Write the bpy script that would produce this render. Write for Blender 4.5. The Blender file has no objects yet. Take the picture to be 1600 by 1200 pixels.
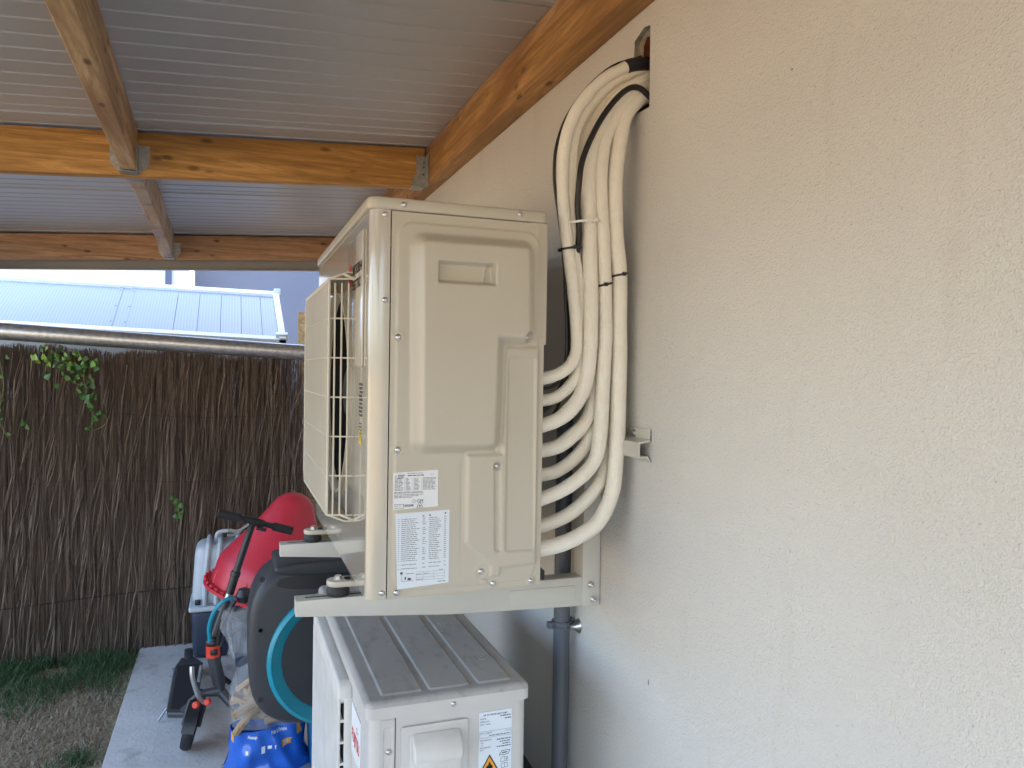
import bpy, bmesh, math, random
import numpy as np
from mathutils import Vector, Matrix, Euler

random.seed(7); rng = np.random.default_rng(7)
S = bpy.context.scene
C = S.collection
R = math.radians

# ------------------------------------------------------------------ camera
# X points into the house wall, Y runs away from the viewer along the wall, Z up; slab top is z = 0
yaw, pitch, roll, fpx = 0.352517, -0.01578, 0.0156053, 1194.56
fw = Vector((math.sin(yaw)*math.cos(pitch), math.cos(yaw)*math.cos(pitch), math.sin(pitch)))
rt0 = Vector((math.cos(yaw), -math.sin(yaw), 0)); up0 = rt0.cross(fw)
rt = math.cos(roll)*rt0 + math.sin(roll)*up0; up = -math.sin(roll)*rt0 + math.cos(roll)*up0
cd = bpy.data.cameras.new('camera'); cam = bpy.data.objects.new('camera', cd); C.objects.link(cam)
mw = Matrix((( rt.x, up.x, -fw.x, -0.22748), (rt.y, up.y, -fw.y, -1.34413), (rt.z, up.z, -fw.z, 1.64771), (0, 0, 0, 1)))
cam.matrix_world = mw
cd.sensor_width = 36.0; cd.lens = 36.0*fpx/1600.0; cd.clip_start = 0.02; cd.clip_end = 2000
S.camera = cam

# ------------------------------------------------------------------ sky and sun
SUN_EL, SUN_ROT = R(60), R(72)      # the sun stands behind the house, high on the right
w = bpy.data.worlds.new('World'); S.world = w; w.use_nodes = True
nt = w.node_tree; bg = nt.nodes['Background']
sky = nt.nodes.new('ShaderNodeTexSky'); sky.sky_type = 'NISHITA'; sky.sun_disc = False
sky.sun_elevation = SUN_EL; sky.sun_rotation = SUN_ROT; sky.air_density = 1.0; sky.dust_density = 2.4
nt.links.new(sky.outputs[0], bg.inputs[0]); bg.inputs[1].default_value = 0.15
sd = bpy.data.lights.new('sun', 'SUN'); sd.energy = 2.9; sd.angle = R(0.5); sd.color = (1.0, 0.94, 0.84)
sun = bpy.data.objects.new('sun', sd); C.objects.link(sun)
sdir = Vector((math.sin(SUN_ROT)*math.cos(SUN_EL), math.cos(SUN_ROT)*math.cos(SUN_EL), math.sin(SUN_EL)))
sun.rotation_euler = sdir.to_track_quat('Z', 'Y').to_euler(); sun.location = (6, 0, 9)
S.view_settings.view_transform = 'Standard'; S.view_settings.look = 'None'
S.view_settings.gamma = 1.0; S.view_settings.use_curve_mapping = False
S.view_settings.exposure = 2.9

# ------------------------------------------------------------------ materials
def new_mat(name):
    m = bpy.data.materials.new(name); m.use_nodes = True
    return m, m.node_tree, m.node_tree.nodes['Principled BSDF']
def node(t, kind, **kw):
    n = t.nodes.new(kind)
    for k, v in kw.items():
        if k in n.inputs: n.inputs[k].default_value = v
        else: setattr(n, k, v)
    return n
def coords(t, scale=(1, 1, 1), kind='Object', rot=(0, 0, 0)):
    tc = node(t, 'ShaderNodeTexCoord'); mp = node(t, 'ShaderNodeMapping')
    mp.inputs['Scale'].default_value = scale; mp.inputs['Rotation'].default_value = rot
    t.links.new(tc.outputs[kind], mp.inputs[0]); return mp.outputs[0]
def noise(t, vec, scale, detail=4, rough=0.55, dist=0.0):
    n = node(t, 'ShaderNodeTexNoise', Scale=scale, Detail=detail, Roughness=rough, Distortion=dist)
    t.links.new(vec, n.inputs['Vector']); return n.outputs[0]
def ramp(t, fac, stops):
    r = node(t, 'ShaderNodeValToRGB'); e = r.color_ramp.elements
    while len(e) < len(stops): e.new(0.5)
    for x, (p, c) in zip(e, stops):
        x.position = p; x.color = (c[0], c[1], c[2], 1) if not isinstance(c, (int, float)) else (c, c, c, 1)
    t.links.new(fac, r.inputs[0]); return r.outputs[0]
def mix(t, fac, a, b, mode='MIX'):
    n = node(t, 'ShaderNodeMix', data_type='RGBA', blend_type=mode)
    for sock, v in ((n.inputs[0], fac), (n.inputs[6], a), (n.inputs[7], b)):
        if hasattr(v, 'links'): t.links.new(v, sock)
        elif isinstance(v, (int, float)): sock.default_value = v
        else: sock.default_value = (v[0], v[1], v[2], 1)
    return n.outputs[2]
def bump(t, b, h, strength=0.3, dist=0.002):
    n = node(t, 'ShaderNodeBump', Strength=strength, Distance=dist)
    t.links.new(h, n.inputs['Height']); t.links.new(n.outputs[0], b.inputs['Normal']); return n
def plain(name, col, rough=0.5, metal=0.0, coat=0.0, var=0.06, vscale=14, bmp=0.0, bscale=200, spec=0.5):
    m, t, b = new_mat(name); b.inputs['Roughness'].default_value = rough; b.inputs['Metallic'].default_value = metal
    b.inputs['Coat Weight'].default_value = coat; b.inputs['Coat Roughness'].default_value = 0.08
    b.inputs['Specular IOR Level'].default_value = spec
    v = coords(t); f = noise(t, v, vscale, 5)
    c = ramp(t, f, [(0.3, [x*(1-var) for x in col]), (0.7, [min(1, x*(1+var)) for x in col])])
    t.links.new(c, b.inputs['Base Color'])
    r = node(t, 'ShaderNodeMapRange'); r.inputs[3].default_value = max(0.02, rough-0.06); r.inputs[4].default_value = min(1, rough+0.08)
    t.links.new(f, r.inputs[0]); t.links.new(r.outputs[0], b.inputs['Roughness'])
    if bmp: bump(t, b, noise(t, v, bscale, 3), bmp, 0.001)
    return m
def wood(name, axis, light, mid, dark, knots=1.0, seed=0.0, weather=0.0):
    m, t, b = new_mat(name)
    sc = [1, 1, 1]; sc[axis] = 0.07
    v = coords(t, sc)
    off = node(t, 'ShaderNodeVectorMath', operation='ADD'); off.inputs[1].default_value = (seed, seed*1.7, seed*.3)
    t.links.new(v, off.inputs[0]); v = off.outputs[0]
    g = noise(t, v, 26, 5, 0.6, 1.6)
    wv = node(t, 'ShaderNodeTexWave', Scale=5.5, Distortion=5.0, Detail=3.0, wave_type='RINGS')
    wv.inputs['Detail Scale'].default_value = 1.5; t.links.new(v, wv.inputs[0])
    base = ramp(t, g, [(0.36, [min(1, 1.12*x) for x in light]), (0.50, mid), (0.66, [0.62*x for x in mid])])
    base = mix(t, ramp(t, wv.outputs[0], [(0.35, 0.0), (0.95, 0.60)]), base, dark)
    fine = noise(t, v, 240, 3)
    base = mix(t, ramp(t, fine, [(0.42, 0.0), (0.72, 0.45)]), base, dark)
    # knots
    ks = [15, 15, 15]; ks[axis] = 6.5
    kv = coords(t, ks); kd = node(t, 'ShaderNodeVectorMath', operation='ADD'); kd.inputs[1].default_value = (seed*3, seed, seed*2)
    t.links.new(kv, kd.inputs[0])
    vo = node(t, 'ShaderNodeTexVoronoi', Scale=1.0, Randomness=1.0); t.links.new(kd.outputs[0], vo.inputs[0])
    k = ramp(t, vo.outputs['Distance'], [(0.02, 1.0*knots), (0.09, 0.8*knots), (0.17, 0.0)])
    base = mix(t, k, base, [x*0.35 for x in dark])
    if weather:
        wz = noise(t, coords(t), 5, 4)
        base = mix(t, ramp(t, wz, [(0.45, 0.0), (0.6, weather)]), base, (0.52, 0.45, 0.39))
    t.links.new(base, b.inputs['Base Color']); b.inputs['Roughness'].default_value = 0.55
    bump(t, b, fine, 0.25, 0.0008)
    return m

MT = {}
# plaster render on the house
m, t, b = new_mat('wall_plaster'); v = coords(t)
big = noise(t, v, 1.3, 4); fin = noise(t, v, 150, 3, 0.6); fin2 = noise(t, v, 330, 2)
c = ramp(t, big, [(0.3, (0.66, 0.635, 0.59)), (0.7, (0.72, 0.695, 0.65))])
spk = noise(t, v, 150, 1); c = mix(t, ramp(t, spk, [(0.70, 0.0), (0.80, 0.45)]), c, (0.36, 0.32, 0.28))
sv = coords(t, (1, 3.5, 0.8)); st = noise(t, sv, 2.2, 5); c = mix(t, ramp(t, st, [(0.60, 0.0), (0.8, 0.35)]), c, (0.50, 0.42, 0.34))
t.links.new(c, b.inputs['Base Color']); b.inputs['Roughness'].default_value = 0.92
ad = node(t, 'ShaderNodeMath', operation='ADD'); t.links.new(fin, ad.inputs[0]); t.links.new(fin2, ad.inputs[1])
bump(t, b, ad.outputs[0], 0.8, 0.0032); MT['plaster'] = m
MT['masonry'] = plain('raw_masonry', (0.26, 0.23, 0.19), 0.95, var=0.35, vscale=60, bmp=0.8, bscale=90)
MT['brick_in'] = plain('terracotta', (0.20, 0.055, 0.022), 0.95, var=0.3, vscale=40, bmp=0.6)
MT['white_render'] = plain('white_render', (0.80, 0.80, 0.79), 0.9, var=0.03, vscale=2, bmp=0.3, bscale=120)
MT['grey_render'] = plain('blue_grey_render', (0.12, 0.155, 0.245), 0.9, var=0.06, vscale=2, bmp=0.3, bscale=120)
# wood
MT['wood_wall'] = wood('wood_wall_plate', 1, (0.58, 0.315, 0.105), (0.48, 0.245, 0.072), (0.26, 0.11, 0.03), 0.95, 1.3)
MT['wood_x'] = wood('wood_cross_beam', 0, (0.68, 0.375, 0.115), (0.58, 0.30, 0.08), (0.33, 0.145, 0.032), 0.8, 0.2)
MT['wood_far'] = wood('wood_far_beam', 0, (0.53, 0.315, 0.175), (0.46, 0.26, 0.135), (0.26, 0.125, 0.06), 1.0, 4.1)
MT['wood_y'] = wood('wood_joist', 1, (0.66, 0.46, 0.25), (0.56, 0.37, 0.185), (0.28, 0.145, 0.065), 0.9, 2.6)
MT['wood_y2'] = wood('wood_joist_stained', 1, (0.62, 0.45, 0.28), (0.55, 0.37, 0.22), (0.30, 0.17, 0.09), 0.6, 5.2, 0.85)
MT['kindling'] = wood('kindling_wood', 2, (0.62, 0.45, 0.26), (0.55, 0.36, 0.18), (0.32, 0.18, 0.08), 0.3, 3.3)
# metals
MT['sheet'] = plain('lacquered_sheet', (0.45, 0.45, 0.455), 0.345, 0.0, 0.0, var=0.02, vscale=3, spec=0.95)
MT['galv'] = plain('galvanised_steel', (0.62, 0.64, 0.66), 0.38, 0.95, var=0.18, vscale=45)
MT['hanger'] = plain('hanger_steel', (0.45, 0.47, 0.48), 0.42, 0.9, var=0.2, vscale=60)
MT['zinc'] = plain('zinc_screw', (0.60, 0.60, 0.60), 0.28, 1.0, var=0.1, vscale=80)
MT['trim'] = plain('grey_fascia', (0.33, 0.33, 0.32), 0.45, 0.0, var=0.03)
MT['ivory'] = plain('ivory_enamel', (0.53, 0.485, 0.395), 0.36, 0.0, 0.25, var=0.02, vscale=5, bmp=0.05, bscale=700)
MT['ivory_gloss'] = plain('ivory_gloss_front', (0.53, 0.49, 0.41), 0.16, 0.0, 0.9, var=0.02, vscale=5)
MT['ivory_pl'] = plain('ivory_plastic', (0.64, 0.595, 0.495), 0.45, var=0.03, vscale=9)
MT['bracket'] = plain('bracket_paint', (0.57, 0.555, 0.50), 0.42, 0.0, 0.1, var=0.03, vscale=12)
MT['lower'] = plain('heat_pump_enamel', (0.60, 0.575, 0.54), 0.38, 0.0, 0.25, var=0.05, vscale=7)
# weathered lid of the lower unit
m, t, b = new_mat('heat_pump_lid'); v = coords(t); n1 = noise(t, v, 5, 6); n2 = noise(t, coords(t, (1, .35, 1)), 40, 4)
c = ramp(t, n1, [(0.35, (0.40, 0.39, 0.375)), (0.65, (0.46, 0.445, 0.425))])
c = mix(t, ramp(t, n2, [(0.52, 0.0), (0.70, 0.55)]), c, (0.26, 0.245, 0.22)); t.links.new(c, b.inputs['Base Color'])
t.links.new(ramp(t, n1, [(0.3, 0.34), (0.7, 0.52)]), b.inputs['Roughness']); MT['lid'] = m
MT['cream_pl'] = plain('aged_white_plastic', (0.70, 0.675, 0.63), 0.5, var=0.08, vscale=16)
MT['sticker'] = plain('label_paper', (0.80, 0.81, 0.82), 0.35, var=0.01)
MT['sticker2'] = plain('label_paper_blue_white', (0.74, 0.80, 0.86), 0.35, var=0.01)
MT['ink'] = plain('black_ink', (0.03, 0.03, 0.035), 0.9, spec=0.05)
MT['ink_soft'] = plain('grey_ink', (0.10, 0.10, 0.11), 0.9, spec=0.05)
MT['red_ink'] = plain('red_ink', (0.65, 0.03, 0.04), 0.9, spec=0.05)
MT['yellow_ink'] = plain('yellow_ink', (0.80, 0.55, 0.02), 0.4)
MT['orange_ink'] = plain('orange_ink', (0.85, 0.36, 0.03), 0.4)
MT['white_ink'] = plain('white_ink', (0.82, 0.82, 0.82), 0.4)
MT['near_black'] = plain('shade_and_dark_parts', (0.025, 0.025, 0.028), 0.7)  # near-black: shade painted into openings, also dark nails, rivets and a seam
MT['rubber'] = plain('black_rubber', (0.022, 0.022, 0.024), 0.6, bmp=0.2)
MT['black_pl'] = plain('black_plastic', (0.02, 0.02, 0.022), 0.38)
MT['cable'] = plain('black_cable_sheath', (0.016, 0.014, 0.014), 0.42)
# pipe insulation: woven white jacket
m, t, b = new_mat('pipe_insulation'); uv = coords(t, (1, 1, 1), 'UV'); ob = coords(t)
wv = node(t, 'ShaderNodeTexWave', Scale=75.0, Distortion=0.6, Detail=1.0, bands_direction='X'); t.links.new(uv, wv.inputs[0])
w2 = node(t, 'ShaderNodeTexWave', Scale=7.0, Distortion=0.4, bands_direction='Y'); t.links.new(uv, w2.inputs[0])
n1 = noise(t, ob, 22, 5); n2 = noise(t, ob, 70, 3)
c = ramp(t, n1, [(0.3, (0.84, 0.785, 0.67)), (0.7, (0.89, 0.845, 0.74))])
c = mix(t, ramp(t, n2, [(0.66, 0.0), (0.76, 0.30)]), c, (0.58, 0.47, 0.33)); t.links.new(c, b.inputs['Base Color'])
b.inputs['Roughness'].default_value = 0.6
ad = node(t, 'ShaderNodeMath', operation='ADD'); t.links.new(wv.outputs[1], ad.inputs[0]); t.links.new(w2.outputs[1], ad.inputs[1])
bump(t, b, ad.outputs[0], 0.26, 0.0014); MT['insul'] = m
MT['tie_white'] = plain('white_nylon', (0.8, 0.78, 0.72), 0.4)
MT['pvc'] = plain('grey_pvc', (0.10, 0.112, 0.13), 0.42, var=0.04)
# concrete slab
m, t, b = new_mat('concrete'); v = coords(t); n1 = noise(t, v, 2.2, 6, 0.65); n2 = noise(t, v, 45, 5, 0.7)
c = ramp(t, n1, [(0.3, (0.53, 0.50, 0.455)), (0.7, (0.69, 0.655, 0.605))]); c = mix(t, ramp(t, n2, [(0.55, 0.0), (0.75, 0.45)]), c, (0.26, 0.24, 0.21))
n3 = noise(t, v, 6, 3); c = mix(t, ramp(t, n3, [(0.60, 0.0), (0.70, 0.45)]), c, (0.25, 0.22, 0.185))
t.links.new(c, b.inputs['Base Color']); b.inputs['Roughness'].default_value = 0.9; bump(t, b, n2, 0.6, 0.006); MT['concrete'] = m
# soil and dry lawn
m, t, b = new_mat('dry_lawn'); v = coords(t); n1 = noise(t, v, 3.0, 6, 0.7); n2 = noise(t, v, 60, 5, 0.7)
c = ramp(t, n2, [(0.3, (0.19, 0.125, 0.065)), (0.6, (0.40, 0.28, 0.15)), (0.8, (0.52, 0.39, 0.23))])
c = mix(t, ramp(t, n1, [(0.45, 0.0), (0.65, 0.5)]), c, (0.17, 0.145, 0.075)); t.links.new(c, b.inputs['Base Color'])
b.inputs['Roughness'].default_value = 0.95; bump(t, b, n2, 0.9, 0.02); MT['lawn'] = m
def blade_mat(name, stops):
    m, t, b = new_mat(name); v = coords(t, (1, 1, .2)); t.links.new(ramp(t, noise(t, v, 55, 2), stops), b.inputs['Base Color'])
    b.inputs['Roughness'].default_value = 0.6; return m
MT['green_grass'] = blade_mat('green_grass', [(0.3, (0.03, 0.07, 0.022)), (0.6, (0.06, 0.115, 0.035)), (0.78, (0.20, 0.20, 0.09))])
MT['straw'] = blade_mat('straw_grass', [(0.3, (0.26, 0.20, 0.125)), (0.6, (0.46, 0.365, 0.245)), (0.85, (0.58, 0.49, 0.36))])
# heather brushwood
m, t, b = new_mat('brushwood'); v = coords(t, (70, 40, 1.6)); n1 = noise(t, v, 1.0, 3, 0.6); n2 = noise(t, coords(t), 3, 4)
c = ramp(t, n1, [(0.28, (0.065, 0.043, 0.031)), (0.5, (0.185, 0.130, 0.096)), (0.66, (0.36, 0.27, 0.205)), (0.80, (0.56, 0.45, 0.36))])
c = mix(t, ramp(t, n2, [(0.45, 0.0), (0.65, 0.4)]), c, (0.18, 0.135, 0.105)); t.links.new(c, b.inputs['Base Color'])
b.inputs['Roughness'].default_value = 0.85; MT['brush'] = m
MT['wire'] = plain('dark_wire', (0.03, 0.03, 0.03), 0.5, 0.6)
def leaf_mat(name, a, bcol):
    m, t, b = new_mat(name); v = coords(t); t.links.new(ramp(t, noise(t, v, 30, 3), [(0.3, a), (0.7, bcol)]), b.inputs['Base Color'])
    b.inputs['Roughness'].default_value = 0.42; b.inputs['Transmission Weight'].default_value = 0.0
    return m
MT['leaf'] = leaf_mat('vine_leaf', (0.04, 0.11, 0.025), (0.075, 0.18, 0.035))
MT['leaf_y'] = leaf_mat('young_vine_leaf', (0.16, 0.32, 0.04), (0.24, 0.40, 0.06))
MT['stem'] = plain('vine_stem', (0.18, 0.20, 0.06), 0.6)
# neighbour
m, t, b = new_mat('polycarbonate'); v = coords(t, (1, 1, 1)); wv = node(t, 'ShaderNodeTexWave', Scale=16.0, bands_direction='X'); t.links.new(v, wv.inputs[0])
c = ramp(t, wv.outputs[1], [(0.2, (0.21, 0.275, 0.355)), (0.8, (0.245, 0.31, 0.39))]); t.links.new(c, b.inputs['Base Color'])
b.inputs['Roughness'].default_value = 0.22; MT['poly'] = m
MT['white_trim'] = plain('white_aluminium', (0.72, 0.78, 0.78), 0.4, var=0.05)
m, t, b = new_mat('osb_board'); vo = node(t, 'ShaderNodeTexVoronoi', Scale=28.0); t.links.new(coords(t, (1, 1, 2.2), rot=(0, R(25), 0)), vo.inputs[0])
t.links.new(ramp(t, vo.outputs['Color'], [(0.2, (0.55, 0.37, 0.16)), (0.8, (0.80, 0.62, 0.34))]), b.inputs['Base Color']); b.inputs['Roughness'].default_value = 0.8; MT['osb'] = m
# things on the slab
MT['red_pl'] = plain('red_plastic', (0.58, 0.032, 0.055), 0.38, var=0.10, vscale=6, bmp=0.1, bscale=60)
MT['navy_pl'] = plain('navy_plastic', (0.025, 0.035, 0.062), 0.5, var=0.1)
MT['grey_pl'] = plain('pale_grey_plastic', (0.52, 0.56, 0.59), 0.42, var=0.05)
MT['anthracite'] = plain('anthracite_plastic', (0.035, 0.037, 0.042), 0.48, var=0.12, vscale=8, bmp=0.1, bscale=400)
MT['anthracite2'] = plain('anthracite_disc', (0.028, 0.030, 0.036), 0.55, var=0.1)
MT['teal'] = plain('turquoise_plastic', (0.008, 0.27, 0.37), 0.35, 0, 0.2, var=0.03)
MT['blue_crate'] = plain('blue_plastic', (0.01, 0.13, 0.26), 0.4)
MT['scoot_grey'] = plain('scooter_grey', (0.075, 0.078, 0.082), 0.4, 0.3)
MT['alu'] = plain('brushed_aluminium', (0.55, 0.56, 0.57), 0.35, 0.8)
MT['scoot_red'] = plain('scooter_red', (0.75, 0.06, 0.03), 0.35)
MT['blue_bag'] = plain('blue_print_film', (0.02, 0.125, 0.54), 0.24, 0, 0.3, var=0.15, vscale=9)
m, t, b = new_mat('clear_film'); b.inputs['Base Color'].default_value = (0.92, 0.94, 0.95, 1); b.inputs['Roughness'].default_value = 0.07
b.inputs['Alpha'].default_value = 0.15; b.inputs['Specular IOR Level'].default_value = 0.9
bump(t, b, noise(t, coords(t), 34, 4), 1.0, 0.02); MT['film'] = m

# ------------------------------------------------------------------ mesh helpers
BASE = {}
class MB:
    def __init__(s): s.v = []; s.f = []; s.uv = None
    def add(s, vs, fs):
        o = len(s.v); s.v += [tuple(q) for q in vs]; s.f += [tuple(i+o for i in f) for f in fs]; return s
    def bm(s, b):
        b.verts.index_update(); s.add([q.co[:] for q in b.verts], [[q.index for q in f.verts] for f in b.faces]); b.free(); return s
    def box(s, x0, x1, y0, y1, z0, z1, bev=0.0, seg=2):
        b = bmesh.new(); bmesh.ops.create_cube(b, size=1)
        for q in b.verts: q.co = ((x0+x1)/2+q.co.x*(x1-x0), (y0+y1)/2+q.co.y*(y1-y0), (z0+z1)/2+q.co.z*(z1-z0))
        if bev: bmesh.ops.bevel(b, geom=b.edges[:], offset=bev, segments=seg, profile=.5, affect='EDGES')
        return s.bm(b)
    def obox(s, c, size, rot, bev=0.0):
        b = bmesh.new(); bmesh.ops.create_cube(b, size=1)
        for q in b.verts: q.co = Vector((q.co.x*size[0], q.co.y*size[1], q.co.z*size[2]))
        if bev: bmesh.ops.bevel(b, geom=b.edges[:], offset=bev, segments=2, profile=.5, affect='EDGES')
        M = Matrix.Translation(c) @ Euler(rot).to_matrix().to_4x4(); b.transform(M); return s.bm(b)
    def prism(s, poly, axis, a, b_, bev=0.0, seg=2):
        """extrude a 2-D polygon along axis (0,1,2) from a to b_"""
        b = bmesh.new()
        def P(q, h): return {0: (h, q[0], q[1]), 1: (q[0], h, q[1]), 2: (q[0], q[1], h)}[axis]
        v0 = [b.verts.new(P(q, a)) for q in poly]; v1 = [b.verts.new(P(q, b_)) for q in poly]; n = len(poly)
        f0 = b.faces.new(v0); f1 = b.faces.new(v1[::-1])
        for i in range(n): b.faces.new((v0[i], v1[i], v1[(i+1) % n], v0[(i+1) % n]))
        bmesh.ops.recalc_face_normals(b, faces=b.faces[:])
        if bev:
            es = list({e for f in (f0, f1) for e in f.edges})
            bmesh.ops.bevel(b, geom=es, offset=bev, segments=seg, profile=.5, affect='EDGES')
        bmesh.ops.triangulate(b, faces=[f for f in b.faces if len(f.verts) > 4])
        return s.bm(b)
    def tube(s, path, r, n=10, cap=True, uv=False):
        path = [Vector(q) for q in path]; N = len(path); rs = r if isinstance(r, (list, tuple)) else [r]*N
        up = None; vs = []; L = 0; us = []
        for i, q in enumerate(path):
            d = (path[min(i+1, N-1)]-path[max(i-1, 0)]).normalized()
            if up is None: up = Vector((0, 0, 1)) if abs(d.z) < .9 else Vector((0, 1, 0))
            x = up.cross(d).normalized(); y = d.cross(x).normalized(); up = y
            if i: L += (q-path[i-1]).length
            for k in range(n):
                a = 2*math.pi*k/n; vs.append(q+(x*math.cos(a)+y*math.sin(a))*rs[i]); us.append((L, k/n))
        fs = [(i*n+k, i*n+(k+1) % n, (i+1)*n+(k+1) % n, (i+1)*n+k) for i in range(N-1) for k in range(n)]
        if cap: fs += [tuple(range(n))[::-1], tuple((N-1)*n+k for k in range(n))]
        if uv: s.uv = us
        return s.add(vs, fs)
    def lathe(s, prof, o=(0, 0, 0), ax=(0, 0, 1), n=24, closed=False):
        """prof: list of (r, h) along the axis"""
        ax = Vector(ax).normalized(); x = ax.orthogonal().normalized(); y = ax.cross(x); o = Vector(o); vs = []
        for r, h in prof:
            for k in range(n):
                a = 2*math.pi*k/n; vs.append(o+ax*h+(x*math.cos(a)+y*math.sin(a))*r)
        m_ = len(prof); fs = [(i*n+k, i*n+(k+1) % n, (i+1)*n+(k+1) % n, (i+1)*n+k) for i in range(m_-1) for k in range(n)]
        if closed: fs += [((m_-1)*n+k, (m_-1)*n+(k+1) % n, (k+1) % n, k) for k in range(n)]
        else: fs += [tuple(range(n))[::-1], tuple((m_-1)*n+k for k in range(n))]
        return s.add(vs, fs)
    def build(s, name, mat, parent=None, smooth=40, base=None):
        bs = Vector(base) if base is not None else (BASE[parent] if parent else Vector((0, 0, 0)))
        me = bpy.data.meshes.new(name); me.from_pydata([(q[0]-bs.x, q[1]-bs.y, q[2]-bs.z) for q in s.v], [], s.f)
        me.materials.append(MT[mat] if isinstance(mat, str) else mat)
        if s.uv:
            l = me.uv_layers.new(name='UV'); li = [lp.vertex_index for lp in me.loops]
            l.data.foreach_set('uv', [c for i in li for c in s.uv[i]])
        b = bmesh.new(); b.from_mesh(me); bmesh.ops.recalc_face_normals(b, faces=b.faces[:]); b.to_mesh(me); b.free()
        if smooth:
            me.polygons.foreach_set('use_smooth', [True]*len(me.polygons))
            try: me.set_sharp_from_angle(angle=R(smooth))
            except Exception: pass
        me.update()
        o = bpy.data.objects.new(name, me); C.objects.link(o); BASE[o] = bs
        if parent: o.parent = parent
        else: o.location = bs
        return o
def tag(o, label, cat, group=None):
    o['label'] = label; o['category'] = cat
    if group: o['group'] = group
    return o
def thing(name, loc, label, cat, group=None):
    o = bpy.data.objects.new(name, None); o.empty_display_size = .1; C.objects.link(o); o.location = loc
    BASE[o] = Vector(loc); return tag(o, label, cat, group)
def struct(o, label=None): o['kind'] = 'structure'; return o
def part(name, mat, parent, mb, smooth=40): return mb.build(name, mat, parent, smooth)
def dup(o, off, parent=None):
    c = o.copy(); C.objects.link(c); c.parent = parent if parent else o.parent; c.location = Vector(o.location)+Vector(off); return c
def rr(x0, x1, y0, y1, r, n=5):
    """rounded rectangle polygon"""
    out = []
    for cx, cy, a0 in ((x1-r, y0+r, -90), (x1-r, y1-r, 0), (x0+r, y1-r, 90), (x0+r, y0+r, 180)):
        for k in range(n+1):
            a = R(a0+90*k/n); out.append((cx+r*math.cos(a), cy+r*math.sin(a)))
    return out
def smooth_path(pts, sub=5):
    P = [Vector(q) for q in pts]; out = []
    for i in range(len(P)-1):
        p0 = P[max(i-1, 0)]; p1 = P[i]; p2 = P[i+1]; p3 = P[min(i+2, len(P)-1)]
        for k in range(sub):
            u = k/sub
            out.append(.5*((2*p1)+(p2-p0)*u+(2*p0-5*p1+4*p2-p3)*u*u+(3*p1-p0-3*p2+p3)*u**3))
    out.append(P[-1]); return out
FONT = {}
def text2d(s, h, align='LEFT', bold=0.0, shear=0.0, squeeze=1.0):
    """flat letters as 2-D verts and faces, cap height about h"""
    cu = bpy.data.curves.new('letters', 'FONT'); cu.body = s; cu.size = h*1.4; cu.align_x = align; cu.offset = bold; cu.shear = shear
    cu.resolution_u = 2
    o = bpy.data.objects.new('letters', cu); C.objects.link(o)
    me = bpy.data.meshes.new_from_object(o.evaluated_get(bpy.context.evaluated_depsgraph_get()))
    vs = [(q.co.x*squeeze, q.co.y) for q in me.vertices]; fs = [tuple(p_.vertices) for p_ in me.polygons]
    bpy.data.objects.remove(o); bpy.data.curves.remove(cu); bpy.data.meshes.remove(me)
    return vs, fs
def rect2d(x0, x1, y0, y1): return [(x0, y0), (x1, y0), (x1, y1), (x0, y1)], [(0, 1, 2, 3)]
def noise1(n, k, amp):   # smooth random series
    x = np.linspace(0, 1, n); y = np.zeros(n)
    for j in range(1, k+1): y += amp/j**.5*np.sin(2*np.pi*(j*x*rng.uniform(.6, 1.4)+rng.uniform()))
    return y
def screw(pos, ax, parent, r=0.0042, name='screw', mat='zinc'):
    return part(name, mat, parent, MB().lathe([(r*1.25, 0), (r*1.25, .0006), (r, .0012), (r*.8, .0026), (r*.45, .0030), (r*.40, .0018), (.0001, .0016)], pos, ax, 12))

# ------------------------------------------------------------------ setting: ground, slab, houses
G = 0
gm = MB(); gm.add([(-400, -400, -.05), (400, -400, -.05), (400, 400, -.05), (-400, 400, -.05)], [(0, 1, 2, 3)])
struct(gm.build('ground', 'lawn'))
sl = MB(); sl.box(-.712, .545, -4.2, 3.585, -.16, 0, .006)
struct(sl.build('concrete_slab', 'concrete'))

WX = .545
hy = [(-.007, 2.176), (-.005, 2.338), (.018, 2.343), (.056, 2.330), (.058, 2.300), (.098, 2.290), (.100, 2.180)]   # (y, z) of the hole
b = bmesh.new()
ov = [b.verts.new((WX, y, z)) for y, z in ((-5.2, -.3), (4.9, -.3), (4.9, 9.0), (-5.2, 9.0))]
hv = [b.verts.new((WX, y, z)) for y, z in hy]
es = [b.edges.new((ov[i], ov[(i+1) % 4])) for i in range(4)]+[b.edges.new((hv[i], hv[(i+1) % len(hv)])) for i in range(len(hv))]
bmesh.ops.triangle_fill(b, edges=es, use_beauty=True)
bk = [b.verts.new((7.5, q.co.y, q.co.z)) for q in ov]
for i in range(4): b.faces.new((ov[i], bk[i], bk[(i+1) % 4], ov[(i+1) % 4]))
b.faces.new(bk)
house = thing('house', (WX, 0, 0), 'house wall with beige textured plaster filling the right of the picture', 'house')
hw = part('wall', 'plaster', house, MB().bm(b), 30)
hm = MB(); n = len(hy); ins = [(y+(.012 if y < .02 else -.012)*(1 if z > 2.2 else .3)+rng.uniform(-.002, .002), z+(-.012 if z > 2.2 else .01)) for y, z in hy]
hm.add([(WX-.0005, y, z) for y, z in hy]+[(WX+.011, y, z) for y, z in hy]+[(WX+.014, y, z) for y, z in ins],
       [(i, (i+1) % n, n+(i+1) % n, n+i) for i in range(n)]+[(n+i, n+(i+1) % n, 2*n+(i+1) % n, 2*n+i) for i in range(n)])
part('hole_edge', 'masonry', hw, hm, 0)
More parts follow.
